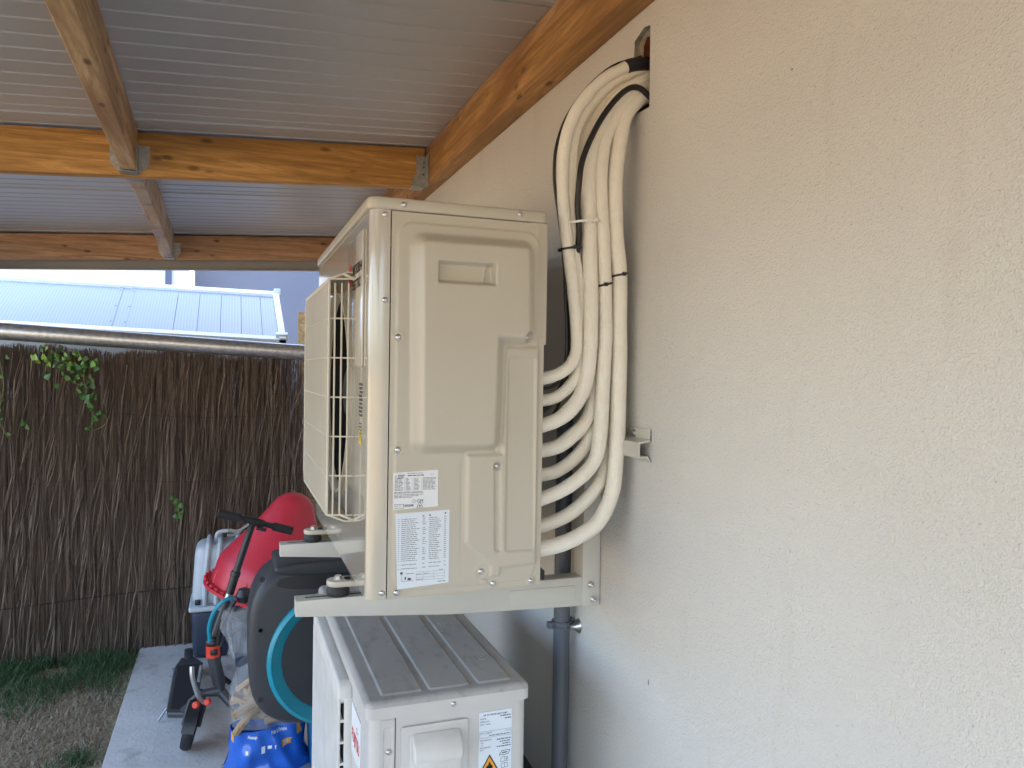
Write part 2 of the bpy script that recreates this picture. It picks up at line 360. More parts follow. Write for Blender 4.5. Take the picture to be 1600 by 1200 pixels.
hb = MB(); hb.add([(WX+.0138, y, z) for y, z in ins]+[(WX+.19, y, z) for y, z in ins], [(i, (i+1) % n, n+(i+1) % n, n+i) for i in range(n)]+[tuple(n+i for i in range(n))])
part('brick_lining', 'brick_in', hw, hb, 0)

part('sun_block_wing', 'plaster', house, MB().box(1.3, 7.5, 4.9005, 8.2, -.3, 9.0), 0)  # unseen block, added to keep the sun off the shed roof

for y, z, w_, h_ in ((-.045, 1.045, .0020, .0065), (-.42, 2.10, .002, .002)):
    part('chip', 'masonry', hw, MB().add([(WX-.0008, y+w_*math.cos(a), z+h_*math.sin(a)) for a in np.linspace(0, 6.28, 8)[:-1]]+[(WX-.0014, y, z)], [(i, (i+1) % 7, 7) for i in range(7)]), 0)
nh = thing('neighbour_house', (-4.4, 9, 0), 'white rendered house wall behind the fence under the roof edge', 'house')
part('wall', 'white_render', nh, MB().box(-9, -.72, 9, 14, -.05, 5.5))
part('corner_strip', 'grey_render', nh, MB().box(-.995, -.925, 8.96, 9, -.05, 5.4), 0)  # blue-grey strip imitating the shadow at a wall corner
nh2 = thing('neighbour_house', (3, 10.5, 0), 'blue grey rendered house wall right of the white one', 'house')
part('wall', 'grey_render', nh2, MB().box(-2, 8, 10.5, 15, -.05, 5.8))
part('plinth', 'grey_render', nh2, MB().box(-2.02, 8.02, 10.47, 15, -.05, .4))

# ------------------------------------------------------------------ patio roof
RS = .06                                        # fall of the roof away from the wall
def zr(x): return 2.525+RS*(x-.485)             # underside of the sheets
XO = -1.7
roof = thing('patio_roof', (WX, 1.6, 2.4), 'lean-to patio roof of ribbed pale sheets on timber beams', 'roof')
part('wall_plate', 'wood_wall', roof, MB().box(WX-.06, WX-.0005, -4.0, 3.88, 2.378, 2.524, .003))
def sloped_beam(name, mat, y0, y1, h, x0=XO, x1=WX-.0615):
    q = [(x0, zr(x0)-.007), (x1, zr(x1)-.007), (x1, zr(x1)-.002-h), (x0, zr(x0)-.002-h)]
    return part(name, mat, roof, MB().prism(q, 1, y0, y1, .003))
def sloped_beam_x1(x1): return x1
bm1 = sloped_beam('cross_beam', 'wood_x', 1.60, 1.655, .155, x1=WX-.068)
bm2 = sloped_beam('cross_beam', 'wood_far', 3.80, 3.86, .155, x1=WX-.068)
sloped_beam('cross_beam', 'wood_x', -.62, -.565, .155, x1=WX-.068)
sloped_beam('cross_beam', 'wood_x', -2.84, -2.78, .155, x1=WX-.068)
def joist(mat, ya, yb, xa, xb):
    m_ = MB(); w_ = .024; vs = []
    for x, y in ((xa, ya), (xb, yb)):
        for dx, dz in ((-w_, -.003), (w_, -.003), (w_, -.150), (-w_, -.150)): vs.append((x+dx, y, zr(x+dx)+dz))
    m_.add(vs, [(0, 1, 2, 3), (4, 5, 6, 7), (0, 1, 5, 4), (1, 2, 6, 5), (2, 3, 7, 6), (3, 0, 4, 7)])
    b = bmesh.new(); me = bpy.data.meshes.new('tmp'); me.from_pydata(m_.v, [], m_.f); b.from_mesh(me); bpy.data.meshes.remove(me)
    bmesh.ops.recalc_face_normals(b, faces=b.faces[:]); bmesh.ops.bevel(b, geom=b.edges[:], offset=.003, segments=1, affect='EDGES')
    return part('joist', mat, roof, MB().bm(b))
joist('wood_y', -.563, 1.598, -.512, -.561)
joist('wood_y2', 1.657, 3.798, -.553, -.588)
joist('wood_y', -2.778, -.622, -.50, -.512)
part('outer_beam', 'wood_y', roof, MB().box(XO-.08, XO, -4, 3.88, 2.12, 2.292, .004))
for y in (-3.9, -.1, 3.75): part('post', 'wood_y', roof, MB().box(XO-.09, XO+.01, y, y+.1, -.05, 2.119, .004))
# hangers: two side flanges with holes, a stirrup under the joist
def hanger(x, y, sgn, w_=.026, h=.10):
    zb = zr(x)-.152
    m_ = MB()
    for s in (-1, 1):
        q = [(x+s*w_, zb+.004), (x+s*(w_+.010), zb+.006), (x+s*(w_+.036), zb+.035), (x+s*(w_+.036), zb+h), (x+s*w_, zb+h)]
        m_.prism(q, 1, y-.0022, y-.0002)
        m_.box(x+s*w_-.001, x+s*w_+.001, y-.05, y-.001, zb-.001, zb+h)
    m_.box(x-w_-.001, x+w_+.001, y-.055, y-.001, zb-.003, zb-.001)
    o = part('joist_hanger', 'hanger', roof, m_, 0)
    for s in (-1, 1):
        for dz in (.03, .055, .08):
            part('nail', 'zinc' if random.random() < .6 else 'near_black', o, MB().lathe([(.0032, 0), (.0026, .0014), (.0003, .0018)], (x+s*(w_+.015), y-.0022, zb+dz+.004), (0, -1, 0), 8))
    return o
hanger(-.561, 1.60, 1); hanger(-.588, 3.80, 1)
# stirrup end that shows behind the first cross beam
part('joist_hanger', 'hanger', roof, MB().box(-.582, -.522, 1.656, 1.70, zr(-.553)-.156, zr(-.553)-.153), 0)
x1 = WX-.068; zb = zr(x1)-.157
hmb = MB(); hmb.prism([(x1-.048, zb-.002), (x1+.002, zb-.002), (x1+.004, zb+.118), (x1-.034, zb+.118), (x1-.034, zb+.05), (x1-.046, zb+.036)], 1, 1.5975, 1.5995)
hmb.box(x1-.05, x1, 1.5975, 1.66, zb-.003, zb-.001); hmb.box(x1+.001, x1+.006, 1.555, 1.5985, zb-.002, zb+.116)
ho = part('joist_hanger', 'hanger', roof, hmb, 0)
for dx, dz in ((-.028, .104), (-.028, .042), (-.010, .098), (-.010, .058)): part('nail', 'zinc', ho, MB().lathe([(.0036, 0), (.003, .0018), (.0003, .0022)], (x1+dx, 1.5975, zb+dz), (0, -1, 0), 8))
for dz in (.10, .08, .052): part('nail', 'near_black', ho, MB().lathe([(.0034, 0), (.003, .001)], (x1-.004, 1.5974, zb+dz-.006), (0, -1, 0), 8))
# sheets: ribbed sandwich panels, each 1.13 m wide, ribs run down the slope
def sheet(y0, y1, first):
    prof = []; pitch = .0942; y = y0+.004; prof.append((y, .022)); prof.append((y+.008, 0))
    k = 1
    while y0+k*pitch < y1-.05:
        c_ = y0+k*pitch; prof += [(c_-.0095, 0), (c_-.005, .0032), (c_+.005, .0032), (c_+.0095, 0)]; k += 1
    prof += [(y1-.030, 0), (y1-.026, -.005), (y1-.007, -.005), (y1-.004, .022)]
    m_ = MB(); vs = []; 
    for x in (XO-.25, WX-.001):
        for y_, d in prof: vs.append((x, y_, zr(x)+d))
    n_ = len(prof); fs = [(i, i+1, n_+i+1, n_+i) for i in range(n_-1)]
    for x in (XO-.25, WX-.001):
        for y_ in (y0+.004, y1-.004): vs.append((x, y_, zr(x)+.05))
    a = 2*n_; fs += [(a, a+1, a+3, a+2), (0, n_, a+2, a), (n_-1, a+1, a+3, 2*n_-1), tuple(range(n_-1, -1, -1))+(a, a+1), tuple(range(n_, 2*n_))+(a+3, a+2)]
    m_.add(vs, fs); return part('roof_sheet', 'sheet', roof, m_, 20)
for k in range(-5, 3): sheet(1.488+1.131*k, min(1.488+1.131*(k+1), 3.93), k)
# pale grey fascia under the outer edge
q = [(XO-.25, zr(XO-.25)+.05), (WX-.07, zr(WX)+.03), (WX-.07, 2.318), (XO-.25, 2.318+.052*(XO-.25-WX))]
part('fascia', 'trim', roof, MB().prism(q, 1, 3.935, 3.95), 0)
part('drip_edge', 'trim', roof, MB().prism([(XO-.25, 2.318+.052*(XO-.25-WX)), (WX-.07, 2.318), (WX-.07, 2.312), (XO-.25, 2.312+.052*(XO-.25-WX))], 1, 3.915, 3.95), 0)

# ------------------------------------------------------------------ height-field plates
def sdf_poly(P, X, Z):
    P = np.array(P, float); d = np.full(X.shape, 1e9); s = np.ones(X.shape)
    n_ = len(P); j = n_-1
    for i in range(n_):
        e = P[j]-P[i]; wx = X-P[i][0]; wz = Z-P[i][1]
        h = np.clip((wx*e[0]+wz*e[1])/(e@e), 0, 1); bx = wx-e[0]*h; bz = wz-e[1]*h; d = np.minimum(d, bx*bx+bz*bz)
        c1 = Z >= P[i][1]; c2 = Z < P[j][1]; c3 = e[0]*wz > e[1]*wx
        a = (c1 & c2 & c3) | (~c1 & ~c2 & ~c3); s = np.where(a, -s, s); j = i
    return s*np.sqrt(d)        # negative inside
def inset_round(P, r):        # crude: shrink towards centroid is avoided; caller passes polygons already inset by r
    return P
def sst(x): x = np.clip(x, 0, 1); return x*x*(3-2*x)
def ridge(X, Z, P, h, slope, r=0.0):
    """raise the inside of P by h over a slope width; r rounds the corners"""
    return h*sst(-(sdf_poly(P, X, Z)-r)/slope)
def field(x0, x1, z0, z1, step, fn, keep=None):
    nx = int((x1-x0)/step)+1; nz = int((z1-z0)/step)+1
    xs = np.linspace(x0, x1, nx); zs = np.linspace(z0, z1, nz); X, Z = np.meshgrid(xs, zs); H = fn(X, Z)
    K = keep(X, Z) if keep else np.ones(X.shape, bool)
    idx = np.arange(nx*nz).reshape(nz, nx)
    kq = K[:-1, :-1] & K[1:, :-1] & K[:-1, 1:] & K[1:, 1:]
    a = idx[:-1, :-1][kq]; b_ = idx[:-1, 1:][kq]; c_ = idx[1:, 1:][kq]; d_ = idx[1:, :-1][kq]
    return X.ravel(), Z.ravel(), H.ravel(), np.stack([a, b_, c_, d_], 1).tolist()

# ------------------------------------------------------------------ upper air conditioner
Z0 = 1.24; Z1 = 1.95
ac = thing('air_conditioner', (.165, .42, Z0), 'ivory outdoor air conditioner unit on the wall bracket with eight white pipes', 'air conditioner')
# cabinet: back, far side, bottom, inner walls
cb = MB(); cb.box(.004, .326, .030, .838, Z0+.004, Z0+.02); cb.box(.318, .328, .10, .838, Z0+.01, Z1-.025); cb.box(.004, .328, .828, .84, Z0+.004, Z1-.022)
cb.box(.250, .255, .06, .828, Z0+.02, Z1-.024)
cab = part('cabinet', 'ivory', ac, cb)
part('base_flange', 'ivory', ac, MB().box(.036, .329, .0025, .030, Z0-.001, Z0+.006, .001))
part('base_flange', 'black_pl', ac, MB().prism([(.329, Z0+.004), (.352, Z0+.002), (.352, Z0+.020), (.340, Z0+.030), (.329, Z0+.030)], 1, .03, .16))
# upper rear corner of the cabinet, beside the service panel
part('rear_corner', 'ivory', ac, MB().prism(rr(.300, .337, .0005, .06, .006), 2, 1.700, Z1-.020, .001))
# front panel with wrap-round corner and round fan opening
FC = (.425, 1.595); FR = .222
b = bmesh.new()
ov = [b.verts.new((0, y, z)) for y, z in ((.022, Z0), (.84, Z0), (.84, Z1-.020), (.022, Z1-.020))]
cv = [b.verts.new((0, FC[0]+FR*math.cos(2*math.pi*k/64), FC[1]+FR*math.sin(2*math.pi*k/64))) for k in range(64)]
es = [b.edges.new((ov[i], ov[(i+1) % 4])) for i in range(4)]+[b.edges.new((cv[i], cv[(i+1) % 64])) for i in range(64)]
bmesh.ops.triangle_fill(b, edges=es, use_beauty=True)
fp = MB().bm(b)
arc = [(.022-.022*math.cos(a), .022-.022*math.sin(a)) for a in np.linspace(0, math.pi/2, 9)]+[(.0345, 0), (.0345, .010)]
n_ = len(arc); fp.add([(x, y, Z0) for x, y in arc]+[(x, y, Z1-.020) for x, y in arc], [(i, i+1, n_+i+1, n_+i) for i in range(n_-1)])
fp.add([(x, y, Z0) for x, y in arc[:9]]+[(.02, .03, Z0)], [tuple(range(10))])
front = part('front_panel', 'ivory_gloss', ac, fp, 30)
part('fan_duct', 'near_black', front, MB().lathe([(FR-.0075, .010), (FR-.0075, .10), (FR-.002, .10), (FR-.002, .010)], (.0, FC[0], FC[1]), (1, 0, 0), 48, closed=True))  # near-black colour stands in for shade inside the fan opening
part('bell_mouth', 'ivory', front, MB().lathe([(FR+.008, .0), (FR+.006, -.007), (FR, -.008), (FR-.006, -.002), (FR-.0085, .010), (FR, .010)], (.0, FC[0], FC[1]), (1, 0, 0), 48, closed=True))
part('interior_shade', 'near_black', ac, MB().box(.10, .24, .06, .82, Z0+.03, Z1-.03))  # solid dark block, its colour imitating shade inside the cabinet
fan = part('fan', 'anthracite', ac, MB().lathe([(.05, 0), (.055, .02), (.055, .07)], (.02, FC[0], FC[1]), (1, 0, 0), 20))
for k in range(3):
    a0 = 2*math.pi*k/3+.5; bl = MB(); vs = []
    for i in range(7):
        for j in range(6):
            rr_ = .05+(FR-.075)*i/6; a = a0+1.55*(j/5-.5)*(.75+.25*i/6)+.25*i/6
            vs.append((.035+.055*(j/5), FC[0]+rr_*math.cos(a), FC[1]+rr_*math.sin(a)))
    bl.add(vs, [(i*6+j, i*6+j+1, (i+1)*6+j+1, (i+1)*6+j) for i in range(6) for j in range(5)]); part('blade', 'anthracite', fan, bl)
# lid
lidp = rr(-.006, .338, -.004, .846, .020, 6)
part('top_lid', 'ivory', ac, MB().prism(lidp, 2, Z1-.020, Z1+.002, .005, 3), 50)
# service panel: pressed sheet
def fpanel(X, Z):
    H = ridge(X, Z, [(.075, 1.282), (.290, 1.282), (.290, 1.882), (.075, 1.882)], .0022, .004, .030)
    H += ridge(X, Z, [(.182, 1.492), (.182, 1.333), (.230, 1.288), (.230, 1.270), (.244, 1.270), (.246, 1.284), (.316, 1.287), (.316, 1.692), (.255, 1.692), (.25, 1.492)], .0055, .008, .006)
    H += ridge(X, Z, [(.096, 1.868), (.280, 1.868), (.284, 1.722), (.222, 1.722), (.218, 1.523), (.100, 1.523)], .025, .023, .028)
    H += ridge(X, Z, [(.263, 1.668), (.304, 1.668), (.308, 1.318), (.263, 1.318)], -.0035, .005, .009)
    H += ridge(X, Z, [(.236, 1.475), (.240, 1.475), (.243, 1.318), (.239, 1.318)], -.0045, .005, .006)
    H += ridge(X, Z, [(.170, 1.484), (.1705, 1.484), (.1725, 1.272), (.172, 1.272)], -.0012, .0016, .0012)
    H += ridge(X, Z, [(.118, 1.806), (.222, 1.806), (.222, 1.842), (.118, 1.842)], -.017, .007, .003)
    H += ridge(X, Z, [(.2015, 1.806), (.2035, 1.806), (.2085, 1.842), (.2065, 1.842)], .011, .003, .001)
    H += ridge(X, Z, [(.175, 1.500), (.236, 1.500), (.236, 1.508), (.180, 1.508)], -.0035, .003, .002)
    for cx, cz, r_ in ((.0505, 1.706, .0085), (.294, 1.713, .0095), (.0525, 1.506, .0085), (.211, 1.277, .0110), (.2385, 1.472, .0085), (.311, 1.252, .0075)):
        d = np.hypot(X-cx, Z-cz); H = np.where(d < r_, .0018+.0008*sst((d-r_+.002)/.002), H+.0012*np.exp(-((d-r_)/.002)**2))
    return H
X, Z, H, F = field(.0365, .330, 1.2435, 1.9285, .002, fpanel, lambda X, Z: ~((X > .3175) & (Z > 1.7135)))
sp = MB(); sp.v = [(x, -.0006-h, z) for x, z, h in zip(X, Z, H)]; sp.f = F
panel = part('service_panel', 'ivory', ac, sp, 0)
panel.data.polygons.foreach_set('use_smooth', [True]*len(panel.data.polygons))
part('panel_edge', 'ivory', panel, MB().box(.0365, .3295, .0002, .0025, 1.2435, 1.700).box(.0365, .299, .0002, .0025, 1.700, 1.9285), 0)
for x, z in ((.057, 1.9405), (.277, 1.9425)): screw((x, -.0042, z), (0, -1, 0), ac)
for x, z in ((.0245, 1.921), (.0262, 1.771), (.0275, 1.252)): screw((x, -.0002, z), (0, -1, 0), ac)
for x, z in ((.0505, 1.706), (.294, 1.713), (.0525, 1.506), (.2385, 1.472), (.211, 1.277), (.235, 1.253), (.311, 1.252), (.053, 1.251)): screw((x, -.0026, z), (0, -1, 0), panel, .0045)
# label tab under the last screws
part('knock_out', 'ivory', panel, MB().box(.206, .224, -.004, -.0026, 1.253, 1.262, .0008))
# stickers on the panel (paper sheet, print on top)
def on_y(vs, x, z, y, sc=1): return [(x+u*sc, y, z+v_*sc) for u, v_ in vs]
class Print(MB):
    def t(s, txt, h, x, z, y, align='LEFT', bold=0, squeeze=1.0):
        vs, fs = text2d(txt, h, align, bold, 0, squeeze); return s.add(on_y(vs, x, z, y), fs)
    def r(s, x0, x1, z0, z1, y): vs, fs = rect2d(x0, x1, z0, z1); return s.add(on_y(vs, 0, 0, y), fs)
    def words(s, x0, x1, z, h, y, fill=.9):
        x = x0
        while x < x0+(x1-x0)*fill:
            l = random.uniform(.0025, .009); s.r(x, min(x+l, x1), z, z+h, y); x += l+.0011
        return s
def sheet_y(q, y): m_ = MB(); return m_.prism(q, 1, y, y+.0004)
yS = -.0036
lab1 = part('rating_label', 'sticker', panel, sheet_y([(.0445, 1.3995), (.1265, 1.4025), (.126, 1.4690), (.0437, 1.4655)], yS), 0)
p1 = Print(); yP = yS-.0003
p1.t('MITSUBISHI', .0028, .0525, 1.4590, yP, bold=.0001, squeeze=.62); p1.t('ELECTRIC', .0028, .0525, 1.4552, yP, bold=.0001, squeeze=.62)
for a in (90, 210, 330):
    c_, s_ = math.cos(R(a)), math.sin(R(a)); k = .0017
    p1.add(on_y([(0, 0), (k*(c_*.55-s_*.35), k*(s_*.55+c_*.35)), (k*1.25*c_, k*1.25*s_), (k*(c_*.55+s_*.35), k*(s_*.55-c_*.35))], .0490, 1.4585, yP), [(0, 1, 2, 3)])
p1.words(.070, .098, 1.4635, .0008, yP); p1.words(.070, .100, 1.4592, .0016, yP); p1.t('KJD15', .0016, .112, 1.4605, yP)
for i in range(10):
    z = 1.4545-i*.0023; p1.words(.047, .062, z, .0008, yP, .8); p1.words(.067, .076, z, .0008, yP, .6); p1.words(.082, .092, z, .0008, yP, .6); p1.words(.098, .122, z+.0003, .0008, yP, .85)
for x in (.065, .080, .096): p1.r(x, x+.0003, 1.432, 1.456, yP)
p1.t('MITSUBISHI ELECTRIC CORPORATION', .0026, .0465, 1.4285, yP, bold=.00008, squeeze=.83)
for i in range(3): p1.words(.0465, .100-.01*i, 1.4255-i*.0024, .0008, yP)
p1.t('CE', .0052, .087, 1.4115, yP, bold=.0001); p1.t('SERIAL NO.', .0017, .0468, 1.4050, yP); p1.t('53P02098', .0042, .0625, 1.4042, yP, bold=.00012, squeeze=.8)
p1.words(.0468, .064, 1.4085, .0008, yP); p1.words(.0468, .066, 1.4015, .0008, yP); p1.lathe([(.0029, 0), (.0029, .0001), (.0024, .0001), (.0024, 0)], (.0822, yP, 1.4140), (0, -1, 0), 16, closed=True)
p1.r(.0965, .0990, 1.4135, 1.4165, yP); p1.r(.0965, .0990, 1.4100, 1.4112, yP)
def tri2(m_, x, z, s_, y, t_): # outlined triangle
    o_ = [(x-s_, z), (x+s_, z), (x, z+1.73*s_)]; i_ = [(x-s_+1.75*t_, z+t_), (x+s_-1.75*t_, z+t_), (x, z+1.73*s_-2*t_)]
    m_.add([(u, y, v_) for u, v_ in o_+i_], [(0, 1, 4, 3), (1, 2, 5, 4), (2, 0, 3, 5)])
tri2(p1, .0928, 1.4022, .0062, yP, .0007); p1.add([(.0928+.0016*math.sin(a)*(1 if a < 3.14 else 1), yP, 1.4052+.0017*math.cos(a)) for a in np.linspace(0, 6.0, 9)], [tuple(range(9))])
part('print', 'ink_soft', lab1, p1, 0)
lab2 = part('specification_sheet', 'sticker2', panel, sheet_y([(.0540, 1.2570), (.1485, 1.2625), (.1485, 1.3955), (.0490, 1.3925)], yS+.0002), 0)
p2 = Print(); yP = yS-.0002
for i in range(26):
    z = 1.3815-i*.00355; 
    if i in (22, 24): continue
    p2.words(.0545, .0562, z, .0009, yP); p2.words(.0600, .0600+random.uniform(.024, .034), z, .0009, yP, 1.0)
    if i % 5 != 4: p2.words(.0985, .0985+random.uniform(.004, .008), z+.0006, .0009, yP, 1)
    p2.words(.1105, .1105+random.uniform(.014, .024), z+.001, .0009, yP, 1); p2.words(.1385, .1425, z+.0018, .0009, yP, 1)
p2.r(.0985, .1015, 1.3855, 1.3878, yP); p2.r(.1105, .1135, 1.3860, 1.3885, yP); p2.r(.1395, .1422, 1.3885, 1.3912, yP)
for z in (1.2695, 1.2745, 1.2795, 1.2845): p2.r(.088, .1405, z+.0012, z+.0015, yP)
for x in (.088, .1005, .1205, .1402): p2.r(x, x+.0003, 1.2707, 1.2860, yP)
p2.words(.089, .098, 1.2815, .0008, yP); p2.words(.089, .100, 1.2718, .0008, yP); p2.words(.102, .112, 1.2820, .0008, yP); p2.words(.130, .139, 1.2870, .0008, yP); p2.words(.128, .1425, 1.2655, .0011, yP)
p2.r(.0590, .0635, 1.2835, 1.2875, yP); p2.r(.0615, .0620, 1.2710, 1.2835, yP); p2.r(.0615, .0830, 1.2708, 1.2713, yP); p2.r(.0670, .0695, 1.2735, 1.2785, yP); p2.r(.0725, .0785, 1.2722, 1.2762, yP); p2.words(.070, .085, 1.2835, .0009, yP)
part('print', 'ink_soft', lab2, p2, 0)
# badge plate and print on the front (faces -X)
badge = part('badge_plate', 'ivory_gloss', front, MB().prism(rr(.064, .256, 1.652, 1.906, .004), 0, -.0035, -.0002, .001))
class PrintX(MB):
    def map(s, vs, y, z, x): return [(x, y-u, z+v_) for u, v_ in vs]
    def t(s, txt, h, y, z, x, bold=0, squeeze=1.0): vs, fs = text2d(txt, h, 'LEFT', bold, 0, squeeze); return s.add(s.map(vs, y, z, x), fs)
    def r(s, y0, y1, z0, z1, x): vs, fs = rect2d(-y1, -y0, z0, z1); return s.add(s.map(vs, 0, 0, x), fs)
lg = PrintX(); k = .030
for a in (90, 210, 330):
    c_, s_ = math.cos(R(a)), math.sin(R(a))
    lg.add(lg.map([(0, 0), (k*(c_*.5-s_*.29), k*(s_*.5+c_*.29)), (k*c_, k*s_), (k*(c_*.5+s_*.29), k*(s_*.5-c_*.29))], .213, 1.829, -.0039), [(0, 1, 2, 3)])
part('logo', 'red_ink', badge, lg, 0)
lt = PrintX(); lt.t('MITSUBISHI', .0185, .182, 1.832, -.0039, .0005, .86); lt.t('ELECTRIC', .0185, .182, 1.803, -.0039, .0005, .86); part('lettering', 'ink', badge, lt, 0)
fl = PrintX()
for i in range(9): fl.r(.070+.004*(i % 2), .108-.003*(i % 3), 1.618-i*.0072, 1.6225-i*.0072, -.0004)
for i in range(4): fl.r(.078, .104-.004*(i % 2), 1.546-i*.006, 1.5482-i*.006, -.0004)
part('front_print', 'ink_soft', front, fl, 0)
wt = PrintX(); wt.add([(-.0005, .072, 1.510), (-.0005, .108, 1.510), (-.0005, .090, 1.540)], [(0, 1, 2)]); wl = part('warning_sign', 'yellow_ink', front, wt, 0)
wt = PrintX(); wt.r(.0885, .0915, 1.514, 1.531, -.0008); part('print', 'ink', wl, wt, 0)
# fan guard: basket grille standing off the front
GX, GY0, GY1, GZ0, GZ1 = -.049, .178, .672, 1.362, 1.824
gr = part('fan_guard', 'ivory_pl', ac, MB().tube([(GX, GY0, GZ0+.01), (GX, GY0, GZ1-.01)], .0022, 6))
part('bar', 'ivory_pl', gr, MB().tube([(GX, GY1, GZ0+.02), (GX, GY1, GZ1-.02)], .0022, 6))
ch = .028
for y in np.linspace(GY0, GY1, 46):
    e = 0.0
    part('bar', 'ivory_pl', gr, MB().box(GX-.0012, GX+.0012, y-.0021, y+.0021, GZ0+.004+e, GZ1-.004-e), 0)
for z in np.linspace(GZ0, GZ1, 7):
    e = 0 if GZ0 < z < GZ1 else .0
    part('cross_bar', 'ivory_pl', gr, MB().tube([(-.001, GY0-.012, z), (GX*.55, GY0-.004, z), (GX, GY0+.006, z), (GX-.0008, .425, z), (GX, GY1-.006, z), (GX*.55, GY1+.004, z), (-.001, GY1+.012, z)], .0017, 6))
for i, (x, dy) in enumerate(((-.038, 0), (-.0255, -.004), (-.013, -.008))):
    part('side_bar', 'ivory_pl', gr, MB().tube([(x, GY0+dy, GZ0), (x, GY0+dy, GZ1-.008)], .0018, 6))
    part('side_bar', 'ivory_pl', gr, MB().tube([(x, GY1-dy, GZ0), (x, GY1-dy, GZ1-.008)], .0018, 6))
for z, s_ in ((GZ1, 1), (GZ0, -1)):
    part('rim', 'ivory_pl', gr, MB().prism([(GX-.0015, z-.006*s_), (GX-.0015, z+.001*s_), (-.014, z+.016*s_), (-.0006, z+.016*s_), (-.0006, z+.013*s_), (-.014, z+.013*s_), (GX+.0015, z-.002*s_), (GX+.0015, z-.006*s_)], 1, GY0+.004, GY1-.004))
for y in (GY0-.01, GY1+.01):
    for z in (GZ1+.004, GZ0-.004): part('clip', 'ivory_pl', gr, MB().obox((-.012, y, z), (.026, .008, .005), (0, R(25), 0), .0012))
# feet
for y in (.19, .69):
    ft = part('foot', 'ivory', ac, MB().prism([(q_[0], q_[1]) for q_ in rr(-.047, .10, y-.022, y+.022, .0215, 6)], 2, Z0-.020, Z0-.008, .003))
    part('rubber_pad', 'rubber', ft, MB().lathe([(.020, 0), (.0225, .004), (.0225, .012), (.019, .0195)], (-.024, y, 1.2005), (0, 0, 1), 20))
    part('bolt', 'zinc', ft, MB().lathe([(.0105, 0), (.0105, .0018), (.0072, .002), (.0072, .0065), (.006, .0075)], (-.024, y, Z0-.008), (0, 0, 1), 6))
    part('foot_slot_shade', 'near_black', ft, MB().prism(rr(-.012, .0, y-.012, y+.012, .005), 2, Z0-.0081, Z0-.0075), 0)  # dark plate on the foot, painted shade of an open slot

# ------------------------------------------------------------------ wall bracket
br = thing('wall_bracket', (WX, .42, 1.135), 'pale painted steel wall bracket carrying the upper air conditioner', 'bracket')
prof = [(-.106, 1.200), (.541, 1.200), (.541, 1.134), (.41, 1.138), (.20, 1.145), (-.106, 1.169)]
for y in (.170, .670):
    arm = part('arm', 'bracket', br, MB().prism(prof, 1, y, y+.042, .003))
    part('slot_shade', 'near_black', arm, MB().prism(rr(-.088, .07, y+.017, y+.024, .003), 2, 1.1996, 1.2003), 0)  # thin dark plate in place of a cut, imitating the slot's shade
    part('rib', 'bracket', arm, MB().prism(rr(.33, .485, 1.150, 1.183, .004), 1, y-.0014, y, .001))
    part('upright', 'bracket', br, MB().box(.5005, .5435, y-.0035, y+.046, 1.1345, 1.540, .003))
    for bx, bz in ((.520, 1.182), (.527, 1.149)):
        part('bolt', 'zinc', br, MB().lathe([(.0085, 0), (.0085, .0012), (.0058, .0014), (.0058, .0052), (.003, .006), (.003, .010), (.001, .011)], (bx, y-.0036, bz), (0, -1, 0), 12))
rl = MB()
cs = [(WX-.001, 1.537), (WX-.004, 1.537), (WX-.004, 1.520), (WX-.030, 1.514), (WX-.030, 1.484), (WX-.010, 1.484), (WX-.004, 1.474), (WX-.001, 1.474), (WX-.003, 1.477), (WX-.008, 1.487), (WX-.026, 1.487), (WX-.026, 1.511), (WX-.001, 1.516)]
rl.prism([(x, z) for x, z in cs], 1, -.040, .93)
rail = part('cross_rail', 'bracket', br, rl, 0)
part('rail_tab', 'bracket', rail, MB().box(WX-.0045, WX-.0005, -.040, .06, 1.515, 1.540, .001))
part('bolt', 'zinc', rail, MB().lathe([(.008, 0), (.008, .0012), (.0055, .0014), (.0055, .006), (.002, .007)], (WX-.0046, .022, 1.528), (-1, 0, 0), 12))

